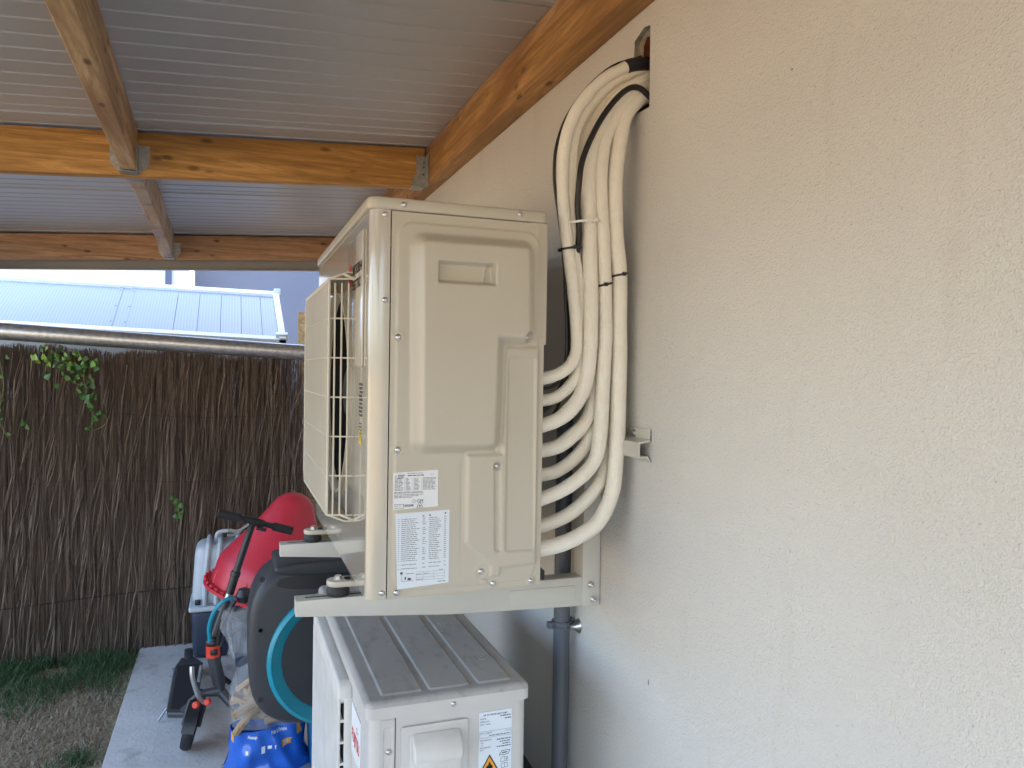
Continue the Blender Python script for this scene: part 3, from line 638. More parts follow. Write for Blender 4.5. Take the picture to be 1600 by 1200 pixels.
# ------------------------------------------------------------------ pipes and cables
PIPES = {
    'p8': (.03, .0158, [(0.318,1.303), (0.343,1.304), (0.377,1.308), (0.414,1.319), (0.459,1.343), (0.484,1.376), (0.499,1.417), (0.504,1.471), (0.507,1.541), (0.507,1.610), (0.508,1.678), (0.507,1.742), (0.504,1.847), (0.498,1.894), (0.494,1.944), (0.491,2.028), (0.496,2.092), (0.509,2.158), (0.530,2.191), (0.559,2.212), (0.600,2.222)]),
    'p7': (.066, .0142, [(0.318,1.336), (0.357,1.340), (0.392,1.349), (0.426,1.365), (0.460,1.392), (0.485,1.423), (0.501,1.461), (0.507,1.520), (0.506,1.626), (0.503,1.784), (0.497,1.950), (0.493,2.036), (0.497,2.102), (0.509,2.152), (0.535,2.196), (0.570,2.222), (0.607,2.234)]),
    'p6': (.03, .0143, [(0.318,1.396), (0.342,1.401), (0.386,1.416), (0.430,1.443), (0.458,1.476), (0.467,1.524), (0.470,1.575), (0.472,1.626), (0.474,1.684), (0.475,1.740), (0.472,1.826), (0.467,1.905), (0.463,1.958), (0.459,2.025), (0.462,2.088), (0.472,2.128), (0.491,2.164), (0.520,2.203), (0.547,2.226), (0.600,2.242)]),
    'p5': (.07, .0138, [(0.318,1.438), (0.357,1.442), (0.392,1.449), (0.426,1.469), (0.453,1.497), (0.468,1.528), (0.476,1.573), (0.479,1.652), (0.478,1.757), (0.473,1.888), (0.468,1.979), (0.467,2.044), (0.473,2.109), (0.489,2.157), (0.516,2.206), (0.551,2.240), (0.606,2.258)]),
    'p4': (.058, .0146, [(0.318,1.488), (0.353,1.492), (0.388,1.500), (0.417,1.519), (0.446,1.545), (0.462,1.579), (0.467,1.626), (0.465,1.704), (0.458,1.808), (0.447,1.911), (0.438,1.975), (0.432,2.039), (0.437,2.104), (0.457,2.157), (0.493,2.214), (0.539,2.249), (0.600,2.266)]),
    'p3': (.03, .0147, [(0.318,1.540), (0.339,1.544), (0.373,1.555), (0.401,1.575), (0.423,1.603), (0.435,1.636), (0.441,1.677), (0.442,1.739), (0.441,1.822), (0.439,1.876), (0.436,1.939), (0.433,2.006), (0.435,2.069), (0.447,2.117), (0.467,2.158), (0.495,2.197), (0.526,2.224), (0.561,2.246), (0.600,2.255)]),
    'p2': (.046, .0127, [(0.318,1.588), (0.346,1.592), (0.375,1.598), (0.401,1.615), (0.420,1.638), (0.431,1.669), (0.433,1.709), (0.429,1.767), (0.421,1.836), (0.412,1.882), (0.407,1.931), (0.400,2.003), (0.401,2.067), (0.410,2.126), (0.436,2.176), (0.478,2.224), (0.521,2.255), (0.566,2.272), (0.600,2.280)]),
    'p1': (.034, .0121, [(0.318,1.632), (0.339,1.635), (0.373,1.644), (0.399,1.661), (0.412,1.685), (0.415,1.708), (0.412,1.751), (0.404,1.819), (0.395,1.874), (0.388,1.921), (0.381,1.998), (0.380,2.060), (0.388,2.119), (0.414,2.177), (0.459,2.229), (0.502,2.258), (0.534,2.273), (0.600,2.285)]),
}
LAB = {'p8': 'outermost white insulated pipe nearest the wall, lowest of the eight at the unit',
       'p7': 'white insulated pipe second from the bottom at the unit, running behind its neighbours',
       'p6': 'white insulated pipe with black tie, third from the bottom at the unit',
       'p5': 'white insulated pipe fourth from the bottom at the unit, mostly hidden higher up',
       'p4': 'white insulated pipe fourth from the top at the unit, rising behind the front pipes',
       'p3': 'smooth white insulated pipe third from the top at the unit, beside black cable',
       'p2': 'slim creased white pipe second from the top at the unit',
       'p1': 'slim ribbed white pipe leaving the unit topmost, leftmost of the bundle'}
for k, (y, r, pts) in PIPES.items():
    N = len(pts); ty = [y+(.0)*i for i in range(N)]
    path = smooth_path([(x, ty[i], z) for i, (x, z) in enumerate(pts)], 6); M_ = len(path)
    wob = noise1(M_, 14, .00022); wy = noise1(M_, 5, .0009)
    path = [Vector((q.x, q.y+wy[i], q.z)) for i, q in enumerate(path)]
    bend = [0]*M_
    for i in range(2, M_-2):
        bend[i] = (path[i+1]-path[i]).normalized().cross((path[i]-path[i-1]).normalized()).length
    rs = [r*(1+.012*math.sin(i*1.7+y*99)*min(1, bend[i]*14))+wob[i] for i in range(M_)]
    o = MB().tube(path, rs, 16, True, True).build('insulated_pipe', 'insul', None, 60, base=(pts[0][0], y, pts[0][1]))
    tag(o, LAB[k], 'pipe', 'insulated pipes between unit and wall hole')
    if k == 'p1':
        i0 = [i for i, q in enumerate(path) if q.x > .512 and q.z > 2.2][0]
        s_ = MB().tube(path[i0:], .0138, 14).build('end_sleeve', 'black_pl', o)
    if k in ('p2', 'p4'):       # longitudinal seam of the foam
        sm = [q+Vector((.35*r, -.93*r, .0)) for q in path[10:-14]]; MB().tube(sm, .0011, 5).build('seam', 'insul', o)
CAB = {'c2': (.008, .0058, [(0.600,2.186), (0.578,2.189), (0.556,2.204), (0.534,2.218), (0.509,2.214), (0.477,2.186), (0.446,2.144), (0.423,2.100), (0.407,2.058), (0.401,2.015), (0.404,1.974), (0.411,1.925), (0.416,1.872), (0.419,1.817), (0.422,1.751), (0.417,1.676), (0.398,1.614), (0.365,1.576), (0.320,1.564)]),
       'c1': (.052, .0032, [(0.620,2.318), (0.591,2.313), (0.544,2.293), (0.496,2.272), (0.453,2.236), (0.416,2.192), (0.389,2.147), (0.372,2.096), (0.368,2.054), (0.370,2.013), (0.378,1.967), (0.388,1.905), (0.394,1.848), (0.396,1.804), (0.401,1.727), (0.399,1.664), (0.380,1.625), (0.330,1.610)])}
for k, (y, r, pts) in CAB.items():
    ys = [y]*len(pts)
    if k == 'c2': ys = [.012]*5+[.006]*5+[.018, .024, .045, .060, .066, .07, .07, .07, .07]
    path = smooth_path([(x, yy, z) for (x, z), yy in zip(pts, ys)], 5)
    o = MB().tube(path, r, 10).build('power_cable', 'cable', None, 60, base=path[-1])
    tag(o, 'thick black cable looping in front of the white pipes' if k == 'c2' else 'thin black cable arching left of the white pipe bundle', 'cable')
for lb, z_, r_, yy in (('loose black cable sagging behind the two upper pipes', 1.60, .004, .12), ('loose black cable crossing behind the middle pipes', 1.55, .0035, .14)):
    path = smooth_path([(.31, yy, z_+.03), (.36, yy, z_-.005), (.41, yy+.01, z_), (.44, yy+.01, z_+.08), (.45, yy+.01, z_+.30)], 6)
    tag(MB().tube(path, r_, 8).build('power_cable', 'cable', None, 60, base=path[0]), lb, 'cable')
def tie(path_pts, y, r, lab, mat, zc, head):
    """a nylon tie: flat band round the bundle plus a head block; path_pts = ellipse (cx, cy, rx, ry)"""
    cx, cy, rx, ry = path_pts; m_ = MB(); vs = []; n_ = 28
    for k in range(n_):
        a = 2*math.pi*k/n_
        for dr, dz in ((0, -.0022), (.0012, -.0022), (.0012, .0022), (0, .0022)):
            vs.append((cx+(rx+dr)*math.cos(a), cy+(ry+dr)*math.sin(a), zc+dz+.004*math.cos(a)))
    m_.add(vs, [(k*4+i, k*4+(i+1) % 4, ((k+1) % n_)*4+(i+1) % 4, ((k+1) % n_)*4+i) for k in range(n_) for i in range(4)])
    o = m_.build('cable_tie', mat, None, 40, base=(cx, cy, zc)); tag(o, lab, 'cable tie')
    a = head; hx, hy = cx+(rx+.003)*math.cos(a), cy+(ry+.003)*math.sin(a)
    MB().box(hx-.0036, hx+.0036, hy-.003, hy+.003, zc+.004*math.cos(a)-.0036, zc+.004*math.cos(a)+.0036, .0008).build('tie_head', mat, o)
    return o
tie((.3985, .040, .0228, .0205), 0, 0, 'black cable tie round the two leftmost white pipes', 'black_pl', 1.893, -1.5)
tie((.4720, .030, .0150, .0150), 0, 0, 'black cable tie on the second pipe from the wall', 'black_pl', 1.825, -1.9)
tie((.5035, .030, .0164, .0164), 0, 0, 'black cable tie on the pipe nearest the wall', 'black_pl', 1.846, -1.5)
wtie = tie((.420, .026, .0325, .0225), 0, 0, 'white cable tie holding black cable to the pipes', 'tie_white', 1.944, -1.05)

# ------------------------------------------------------------------ grey drain pipe on the wall
dp = thing('drain_pipe', (.512, .30, 0), 'dark grey plastic drain pipe clamped to the wall under the bracket', 'pipe')
part('tube', 'pvc', dp, MB().lathe([(.0195, 0), (.0195, 1.56), (.017, 1.56), (.017, 1.55)], (.512, .30, 0), (0, 0, 1), 24))
cl = part('clamp', 'pvc', dp, MB().lathe([(.0197, 0), (.0245, 0), (.0245, .006), (.023, .007), (.023, .011), (.0245, .012), (.0245, .018), (.0197, .018)], (.512, .30, 1.045), (0, 0, 1), 24))
part('clamp_ear', 'pvc', cl, MB().box(.476, .491, .292, .308, 1.047, 1.062, .002).box(.533, .541, .291, .309, 1.040, 1.068, .003))
part('clamp_tab', 'pvc', cl, MB().box(.508, .514, .2735, .279, 1.046, 1.064, .001))
part('wall_rosette', 'zinc', dp, MB().lathe([(.0055, 0), (.0055, .006), (.006, .008), (.014, .019), (.017, .0215), (.017, .0225)], (WX-.023, .275, 1.054), (1, 0, 0), 20))
part('threaded_rod', 'zinc', dp, MB().tube([(.520, .285, 1.054), (WX-.018, .275, 1.054)], .004, 8))
# dark pipes behind the lower unit
for lb, pts in (('black insulated pipe low behind the lower unit', [(.40, .16, 0.02), (.405, .16, .50), (.41, .20, .62), (.43, .42, .66), (.45, .78, .64)]),
                ('second black pipe low behind the lower unit', [(.44, .20, 0.02), (.445, .20, .54), (.455, .28, .64), (.47, .50, .66), (.48, .8, .62)])):
    path = smooth_path(pts, 6); tag(MB().tube(path, .020, 12).build('black_pipe', 'rubber', None, 60, base=path[0]), lb, 'pipe')

# ------------------------------------------------------------------ lower heat pump
LZ = 1.04; LY = .045
hp = thing('heat_pump', (.165, .45, .0), 'pale grey heat pump standing below the air conditioner', 'heat pump')
# pressed lid
def flid(X, Y):
    H = np.zeros(X.shape)
    for xa, xb in ((.041, .120), (.132, .214), (.229, .299)):
        H += ridge(X, Y, [(xa+.006, LY+.024), (xb-.006, LY+.024), (xb-.006, LY+.765), (xa+.006, LY+.765)], .0030, .0018, .006)
    # embossed pictograms
    for k in range(5): H += ridge(X, Y, [(.246+.004*k, .175), (.2475+.004*k, .175), (.2475+.004*k, .196), (.246+.004*k, .196)], .0012, .001, .0006)
    d = np.hypot(X-.279, Y-.196); H += .0013*np.exp(-((d-.008)/.0014)**2)*(X > .275)
    H += ridge(X, Y, [(.268, .172), (.284, .172), (.284, .176), (.268, .176)], .0012, .001, .0006)
    for k in range(4): H += ridge(X, Y, [(.246+.006*k, .40), (.249+.006*k, .40), (.249+.006*k, .43), (.246+.006*k, .43)], .0012, .001, .0006)
    e = np.minimum(np.minimum(X-.008, .330-X), np.minimum(Y-(LY-.007), LY+.807-Y)); H -= .012*(1-np.sqrt(np.clip(1-(1-np.clip(e/.012, 0, 1))**2, 0, 1)))
    return H
X, Y, H, F = field(.008, .330, LY-.007, LY+.807, .0016, flid)
# round the plan corners by pulling border points in
cx0, cx1, cy0, cy1, cr = .008, .330, LY-.007, LY+.807, .016
qx = np.where(X < cx0+cr, X-(cx0+cr), np.where(X > cx1-cr, X-(cx1-cr), 0)); qy = np.where(Y < cy0+cr, Y-(cy0+cr), np.where(Y > cy1-cr, Y-(cy1-cr), 0))
mx = np.maximum(np.abs(qx), np.abs(qy)); ln = np.hypot(qx, qy); s_ = np.where((ln > 0) & (np.abs(qx) > 0) & (np.abs(qy) > 0), mx/np.maximum(ln, 1e-9), 1.0)
X = X-qx*(1-s_); Y = Y-qy*(1-s_)
lm = MB(); lm.v = [(x, y, LZ+h) for x, y, h in zip(X, Y, H)]; lm.f = F
lid = part('top_lid', 'lid', hp, lm, 0); lid.data.polygons.foreach_set('use_smooth', [True]*len(lid.data.polygons))
part('lid_skirt', 'lower', hp, MB().prism(rr(cx0, cx1, cy0, cy1, cr, 6), 2, LZ-.032, LZ-.0115, .0), 50)
screw((.174, LY-.007, LZ-.022), (0, -1, 0), hp)
# cabinet
lc = MB().prism(rr(.016, .326, LY, LY+.80, .020, 6), 2, .12, LZ-.033)
lcab = part('cabinet', 'lower', hp, lc, 50)
for y in (.12, .68): part('foot', 'rubber', hp, MB().box(-.02, .36, y, y+.1, 0, .119, .006))
part('seam', 'near_black', lcab, MB().box(.0635, .0650, LY-.0004, LY+.002, .13, LZ-.034), 0)
screw((.052, LY-.002, .943), (0, -1, 0), lcab)
def fside(X, Z):
    H = ridge(X, Z, [(.0455, .70), (.0545, .70), (.0545, .985), (.0455, .985)], -.0025, .003, .004)
    return H
X, Z, H, F = field(.0385, .0625, .60, 1.003, .0012, fside); fm = MB(); fm.v = [(x, LY-.0016-h, z) for x, z, h in zip(X, Z, H)]; fm.f = F
part('corner_strip', 'lower', lcab, fm, 0).data.polygons.foreach_set('use_smooth', [True]*len(F))
# valve cover with grip
vc = part('valve_cover', 'lower', hp, MB().prism(rr(.0745, .204, .70, .9865, .006), 1, LY-.006, LY-.0005, .002))
part('grip_bezel', 'cream_pl', vc, MB().prism(rr(.0905, .190, .80, .972, .010), 1, LY-.010, LY-.006, .002))
part('grip_hood', 'cream_pl', vc, MB().prism([(LY-.008, .972), (LY-.022, .964), (LY-.034, .950), (LY-.037, .936), (LY-.034, .928), (LY-.026, .930), (LY-.010, .945)], 0, .093, .187, .005, 3), 50)
part('grip_lip', 'cream_pl', vc, MB().prism([(LY-.0104, .83), (LY-.024, .80), (LY-.026, .79), (LY-.0104, .79)], 0, .107, .175), 50)
# rating label with flame sign
lq = part('rating_label', 'sticker2', hp, MB().prism([(.2265, .80), (.2935, .80), (.2935, .9915), (.2265, .9915)], 1, LY-.0016, LY-.0004), 0)
p3 = Print(); yP = LY-.0019
p3.t('AIR TO WATER HEAT PUMP', .0034, .2590, .9835, yP, 'CENTER', .00005, .82)
p3.t('MODEL', .0028, .2285, .9770, yP); p3.t('SERIAL NO.', .0028, .2285, .9715, yP); p3.t('230V ~ 50Hz', .0028, .2285, .9660, yP)
p3.words(.270, .2915, .9795, .0018, yP); p3.words(.279, .2915, .9740, .0018, yP)
for z in (.9415, .9535): p3.r(.228, .292, z, z+.0004, yP)
for x in (.228, .2916): p3.r(x, x+.0004, .9415, .9535, yP)
p3.t('MAX.CURRENT', .0025, .2295, .9490, yP); p3.t('12.5 A', .0025, .2905, .9495, yP, 'RIGHT'); p3.words(.247, .291, .9440, .0014, yP)
p3.t('MAX.PRESSURE', .0025, .2285, .9355, yP); p3.t('HP', .0025, .231, .9305, yP); p3.t('LP', .0025, .231, .9260, yP); p3.t('REFRIGERANT', .0025, .2285, .9210, yP); p3.t('GWP', .0025, .2285, .9165, yP)
for i in range(4): p3.words(.263+.006*(i % 3), .2915, .9340-i*.0047, .0017, yP)
def frame2(m_, q, t_, y):
    for i in range(len(q)):
        a = Vector(q[i]); c_ = Vector(q[(i+1) % len(q)]); d_ = (c_-a).normalized(); nn = Vector((-d_.y, d_.x))*t_/2
        m_.add([(u.x, y, u.y) for u in (a-nn, c_-nn, c_+nn, a+nn)], [(0, 1, 2, 3)])
frame2(p3, [(.268, .9035), (.286, .9035), (.2905, .9115), (.2735, .9115)], .0010, yP); p3.r(.274, .285, .9065, .9085, yP)
frame2(p3, [(.272, .8895), (.279, .8905), (.286, .8895), (.286, .8985), (.279, .8995), (.272, .8985)], .0007, yP); p3.r(.2787, .2793, .8905, .8995, yP); p3.r(.282, .2835, .892, .897, yP)
frame2(p3, [(.2735, .8775), (.2795, .8785), (.2855, .8775), (.2865, .8855), (.2795, .8870), (.2725, .8855)], .0007, yP); p3.r(.2792, .2798, .8785, .8870, yP)
part('print', 'ink', lq, p3, 0)
wg = MB(); wg.add([(.2285, LY-.0019, .8725), (.2685, LY-.0019, .8725), (.2485, LY-.0019, .9075)], [(0, 1, 2)]); ws = part('warning_sign', 'orange_ink', lq, wg, 0)
wf = MB(); tri2(wf, .2485, .8712, .0215, LY-.0022, .0022)
fl2 = [(.2445, .877), (.2420, .880), (.2418, .884), (.2440, .888), (.2450, .885), (.2470, .890), (.2480, .895), (.2510, .890), (.2525, .8865), (.2540, .888), (.2552, .883), (.2545, .879), (.2525, .877)]
wf.add([(x, LY-.0022, z) for x, z in fl2], [tuple(range(len(fl2)))]); part('print', 'ink', ws, wf, 0)
# front: raised plastic grille and badge
part('front_bezel', 'cream_pl', hp, MB().prism(rr(LY+.215, LY+.695, .22, .975, .05, 6), 0, .004, .017, .002))
gz0, gz1, gy0, gy1, gx = .20, 1.000, LY+.205, LY+.705, -.014
gl = part('grille_frame', 'cream_pl', hp, MB().box(gx, gx+.006, gy0, gy0+.007, gz0, gz1-.035, .002).box(gx+.0135, .017, gy0, gy0+.007, gz0, gz1-.035, .002).box(gx, .017, gy1-.008, gy1, gz0, gz1-.035, .002)
          .prism(rr(gy0, gy1, gz1-.052, gz1, .022, 6), 0, gx, .017, .006, 3).box(gx, .017, gy0, gy1, gz0, gz0+.01, .002))
for y in np.arange(gy0+.012, gy1-.008, .0135): part('slat', 'cream_pl', gl, MB().box(gx+.0005, gx+.006, y, y+.0095, gz0+.008, gz1-.044), 0)
for z in np.arange(gz0+.04, gz1-.05, .045): part('cross_bar', 'cream_pl', gl, MB().box(gx+.001, gx+.012, gy0+.004, gy1-.004, z, z+.004), 0)
for z in np.arange(gz0+.04, gz1-.05, .045): part('side_rib', 'cream_pl', gl, MB().box(gx+.0055, gx+.014, gy0+.001, gy0+.006, z, z+.005), 0)
part('grille_shade', 'near_black', hp, MB().box(.0025, .0038, LY+.23, LY+.68, .26, .94), 0)  # dark sheet behind the slats, standing in for shade in the grille
bd = part('badge_plate', 'sticker', hp, MB().prism(rr(LY+.088, LY+.196, .862, .962, .004), 0, .0135, .0158, .0005))
fj = PrintX(); fj.t('FUJITSU', .024, LY+.186, .892, .0131, .0008, .80)
for a in np.linspace(0, 2*math.pi, 17)[:-1]:
    fj.add(fj.map([(.0075*math.cos(a)*(.75 if s else 1), .011*math.sin(a)*.6*(.75 if s else 1)) for s in (0, 1)]+[(.0075*math.cos(a+.39)*(.75 if s else 1), .011*math.sin(a+.39)*.6*(.75 if s else 1)) for s in (1, 0)], LY+.122, .932, .0131), [(0, 1, 2, 3)])
part('lettering', 'red_ink', bd, fj, 0)

# ------------------------------------------------------------------ brushwood fence
FY = 3.60
fe = thing('brushwood_fence', (-1.4, FY, 0), 'dark brown heather brushwood fence screen across the back of the garden', 'fence')
def twigs(n_, x0, x1, depth, rmin, rmax, hfun, seed, dens=None):
    g = np.random.default_rng(seed); V = []; Fc = []; K = 9
    for i in range(n_):
        x = g.uniform(x0, x1)
        if dens is not None and g.random() > dens(x): continue
        h = hfun(x)*g.uniform(.985, 1.012); zs0 = g.choice([-.05, -.05, g.uniform(0, .9)]); z1 = h if g.random() < .75 else g.uniform(.7, 1)*h
        if z1-zs0 < .3: zs0 = -.05
        y = FY+g.uniform(-depth, depth); r = g.uniform(rmin, rmax)
        ax, ph, fr = g.uniform(.003, .013), g.uniform(0, 6.3), g.uniform(3, 10); ay, py = g.uniform(.001, .006), g.uniform(0, 6.3); ln_ = g.normal(0, .012)
        o = len(V)
        for k in range(K):
            u = k/(K-1); z = zs0+(z1-zs0)*u; cx = x+ax*math.sin(ph+fr*z)+ln_*(u-.5); cy = y+ay*math.sin(py+fr*1.3*z); rk = r*(1-.45*u)
            for a in (0.3, 2.4, 4.5): V.append((cx+rk*math.cos(a), cy+rk*math.sin(a), z))
        for k in range(K-1):
            for j in range(3): Fc.append((o+k*3+j, o+k*3+(j+1) % 3, o+(k+1)*3+(j+1) % 3, o+(k+1)*3+j))
    m_ = MB(); m_.v = V; m_.f = Fc; return m_
ht = lambda x: 1.735-.02*(x+1.4)/1.6+.012*math.sin(x*9)+.008*math.sin(x*31)
def thin(x): return 1.0 if x < .06 else max(.25, 1-(x-.06)/.16)
def gap(x): return .25 if (-.005 < x < .012) else (.35 if .125 < x < .150 else thin(x))
tw = twigs(13500, -3.6, .235, .040, .0010, .0028, ht, 3, gap).build('twigs', 'brush', fe, 50); tw['kind'] = 'stuff'
# loose stray twigs in front of the mat
tw = twigs(420, -3.2, .20, .012, .001, .0022, lambda x: ht(x)*.97, 11)
tw.v = [(v_[0]+.03*math.sin(v_[2]*7+v_[0]*60), v_[1]-.045, v_[2]) for v_ in tw.v]; o = tw.build('stray_twigs', 'brush', fe, 50); o['kind'] = 'stuff'
for z, dx in ((1.36, 0), (.98, .4), (.30, .2)):
    path = smooth_path([(x, FY-.047, z+.012*math.sin(x*5+dx)+(.08*max(0, x+1.1) if z < .5 else 0)) for x in np.linspace(-3.4, .2, 16)], 3)
    part('binding_wire', 'wire', fe, MB().tube(path, .0028 if z < .5 else .0008, 5))
for x in (-2.2, -.85, .19): part('post', 'galv', fe, MB().lathe([(.016, 0), (.016, 1.62)], (x, FY+.055, -.05), (0, 0, 1), 12))

# galvanised tube along the top of the fence
tb = thing('metal_tube', (-.6, 3.52, 1.79), 'long galvanised steel tube lying along the top of the fence', 'tube')
part('tube', 'galv', tb, MB().tube([(-3.6, 3.52, 1.826+.11), (-1.4, 3.52, 1.826), (.20, 3.52, 1.746), (.36, 3.52, 1.738)], .048, 24))
part('joint_sleeve', 'galv', tb, MB().tube([(.145, 3.52, 1.7488), (.345, 3.52, 1.7388)], .0492, 24))

# ------------------------------------------------------------------ vine on the fence
vn = thing('climbing_vine', (-1.1, 3.53, 1.3), 'bright green leafy vine hanging over the top left of the fence', 'vine')
def leaf_mesh(mb, c, s, rot):
    """heart-shaped leaf with a folded midrib"""
    out = [(0, 0), (.32, -.16), (.52, .10), (.46, .42), (.26, .74), (0, 1.05), (-.26, .74), (-.46, .42), (-.52, .10), (-.32, -.16)]
    M_ = Matrix.Translation(c) @ Euler(rot).to_matrix().to_4x4()
    vs = [M_ @ Vector((u*s, v_*s, .22*s*abs(u)-.10*s*v_*v_)) for u, v_ in out]+[M_ @ Vector((0, .45*s, -.03*s))]
    mb.add(vs, [(i, (i+1) % 10, 10) for i in range(10)])
def to_fence(px, py, y=3.54):    # garden positions measured on the fence plane (x, z)
    return (-1.426+(px/478)*1.64, 1.731-(py-545)*.003575)
vine_pts = [(62, 548), (70, 545), (78, 550), (66, 560), (84, 556), (92, 548), (96, 560), (72, 570), (82, 568), (104, 562), (110, 552), (118, 560), (126, 560), (88, 574), (100, 572), (112, 570), (122, 568), (132, 566), (138, 570), (66, 582), (70, 590), (92, 584), (108, 580), (116, 584), (124, 578), (130, 588), (142, 576), (100, 592), (110, 596), (120, 600), (126, 606), (134, 604), (118, 612), (128, 616), (122, 622), (130, 626), (134, 634), (136, 640), (128, 628), (144, 648), (152, 650), (140, 656), (134, 668), (128, 670), (146, 646)]
vine_pts += [(random.gauss(84, 14), random.gauss(562, 9)) for _ in range(16)]+[(random.gauss(116, 12), random.gauss(576, 12)) for _ in range(20)]+[(random.gauss(128, 5), random.gauss(612, 14)) for _ in range(8)]
for i, (px, py) in enumerate(vine_pts):
    x, z = to_fence(px, py); s = random.uniform(.018, .036)
    lm_ = MB(); leaf_mesh(lm_, (x, 3.525+random.uniform(-.03, .02), z), s, (R(random.uniform(60, 120)), R(random.uniform(-35, 35)), R(random.uniform(120, 240) if random.random() < .5 else random.uniform(-40, 40))+(0)))
    part('leaf', 'leaf_y' if (py < 572 and random.random() < .5) else 'leaf', vn, lm_, 0)
vp = lambda L_: smooth_path([(to_fence(a, c_)[0], 3.535+.008*math.sin(a), to_fence(a, c_)[1]) for a, c_ in L_], 5)
for L_ in ([(60, 556), (80, 560), (104, 566), (122, 570), (140, 576)], [(122, 570), (124, 600), (130, 625), (136, 645), (134, 668)], [(100, 588), (108, 596), (120, 599), (132, 594), (139, 590)], [(136, 672), (152, 664), (160, 650)], [(70, 560), (68, 580), (71, 592)]):
    part('stem', 'stem', vn, MB().tube(vp(L_), .0022, 5))
v2 = thing('climbing_vine', (-.53, 3.53, .75), 'small sprig of green leaves halfway down the fence', 'vine')
for px, py in ((258, 785), (264, 793), (270, 800), (266, 806), (261, 816), (268, 818), (272, 810)):
    x, z = to_fence(px, py); lm_ = MB(); leaf_mesh(lm_, (x, 3.53, z), random.uniform(.024, .036), (R(90), R(random.uniform(-30, 30)), R(random.uniform(150, 210)))); part('leaf', 'leaf', v2, lm_, 0)
part('stem', 'stem', v2, MB().tube(vp([(256, 780), (264, 796), (268, 806), (264, 822)]), .0018, 5))
v3 = thing('climbing_vine', (-1.40, 3.53, 1.3), 'sparse green leaves at the left edge of the fence', 'vine')
for px, py in ((2, 568), (8, 590), (4, 610), (10, 625), (2, 640), (6, 655), (38, 662), (42, 668), (18, 678), (14, 560)):
    x, z = to_fence(px, py); lm_ = MB(); leaf_mesh(lm_, (x, 3.53, z), random.uniform(.020, .034), (R(80), R(random.uniform(-40, 40)), R(random.uniform(140, 220)))); part('leaf', 'leaf', v3, lm_, 0)
part('stem', 'stem', v3, MB().tube(vp([(4, 560), (10, 600), (4, 650), (16, 680)]), .002, 5))

# ------------------------------------------------------------------ neighbour's polycarbonate lean-to and board
gh = thing('garden_shed', (-1.5, 4.6, 0), 'low shed with pale blue polycarbonate roof just beyond the fence', 'shed')
YB, YT = 4.30, 4.95
def ghp(x, u):      # point on the shed roof: u 0 = eaves, 1 = ridge
    return (x, YB+(YT-YB)*u, 1.905-.030*(x+1.5)+(.335+.016*(x+1.5))*u)
def slab_quad(x0, x1, u0, u1, th, dz=0.0, xs0=None, xs1=None):
    xs0 = x0 if xs0 is None else xs0; xs1 = x1 if xs1 is None else xs1
    a = [ghp(x0, u0), ghp(x1, u0), ghp(xs1, u1), ghp(xs0, u1)]; m_ = MB()
    return m_.add([(q[0], q[1], q[2]+dz) for q in a]+[(q[0], q[1], q[2]+dz-th) for q in a], [(0, 1, 2, 3), (7, 6, 5, 4), (0, 4, 5, 1), (1, 5, 6, 2), (2, 6, 7, 3), (3, 7, 4, 0)])
xs = [-3.9, -2.9, -1.9, -.985, -.90, -.60, -.45, -.30, -.16, -.02, .095]
for a, c_ in zip(xs[:-1], xs[1:]): part('roof_sheet', 'poly', gh, slab_quad(a+.0015, c_-.0015, .02, .98, .012, .002*math.sin(a*40)), 0)
for x in (-.985, -.90):
    st_ = part('joint_strip', 'poly', gh, slab_quad(x-.012, x+.012, .0, 1, .004, .005), 0)
    for u in (.15, .5, .88): q = ghp(x, u); part('rivet', 'near_black', st_, MB().lathe([(.0045, 0), (.003, .003)], (q[0], q[1], q[2]+.005), (0, -.4, .9), 8))
part('ridge_trim', 'white_trim', gh, slab_quad(-3.9, .125, .97, 1.05, .035, .020)); part('eaves_trim', 'white_trim', gh, slab_quad(-3.9, .135, -.05, .02, .05, .010))
vg = part('verge_trim', 'white_trim', gh, slab_quad(.090, .135, -.05, 1.04, .05, .022, .075, .118))
for u in (.12, .4, .7, .93): q = ghp(.105, u); part('rivet', 'hanger', vg, MB().lathe([(.005, 0), (.003, .003)], (q[0]-.004, q[1], q[2]+.022), (0, -.4, .9), 8))
part('corner_cap', 'white_trim', gh, MB().obox((.110, YB+.02, 1.875), (.085, .06, .05), (R(20), 0, 0), .008)); part('corner_cap', 'white_trim', gh, MB().obox((.108, YT+.02, 2.25), (.05, .05, .05), (0, 0, 0), .006))
part('wall', 'white_trim', gh, MB().box(-3.9, .10, 4.34, 5.55, -.05, 1.80)); part('back_roof', 'poly', gh, MB().add([(-3.9, 4.96, 2.14), (.09, 4.96, 2.20), (.09, 5.7, 1.85), (-3.9, 5.7, 1.80)], [(0, 1, 2, 3)]), 0)
ob = MB().box(.212, .62, 4.22, 4.235, -.05, 2.045, .001).build('board', 'osb', None, 40, base=(.4, 4.225, 0)); tag(ob, 'upright sheet of yellow chipboard beyond the end of the fence', 'board')

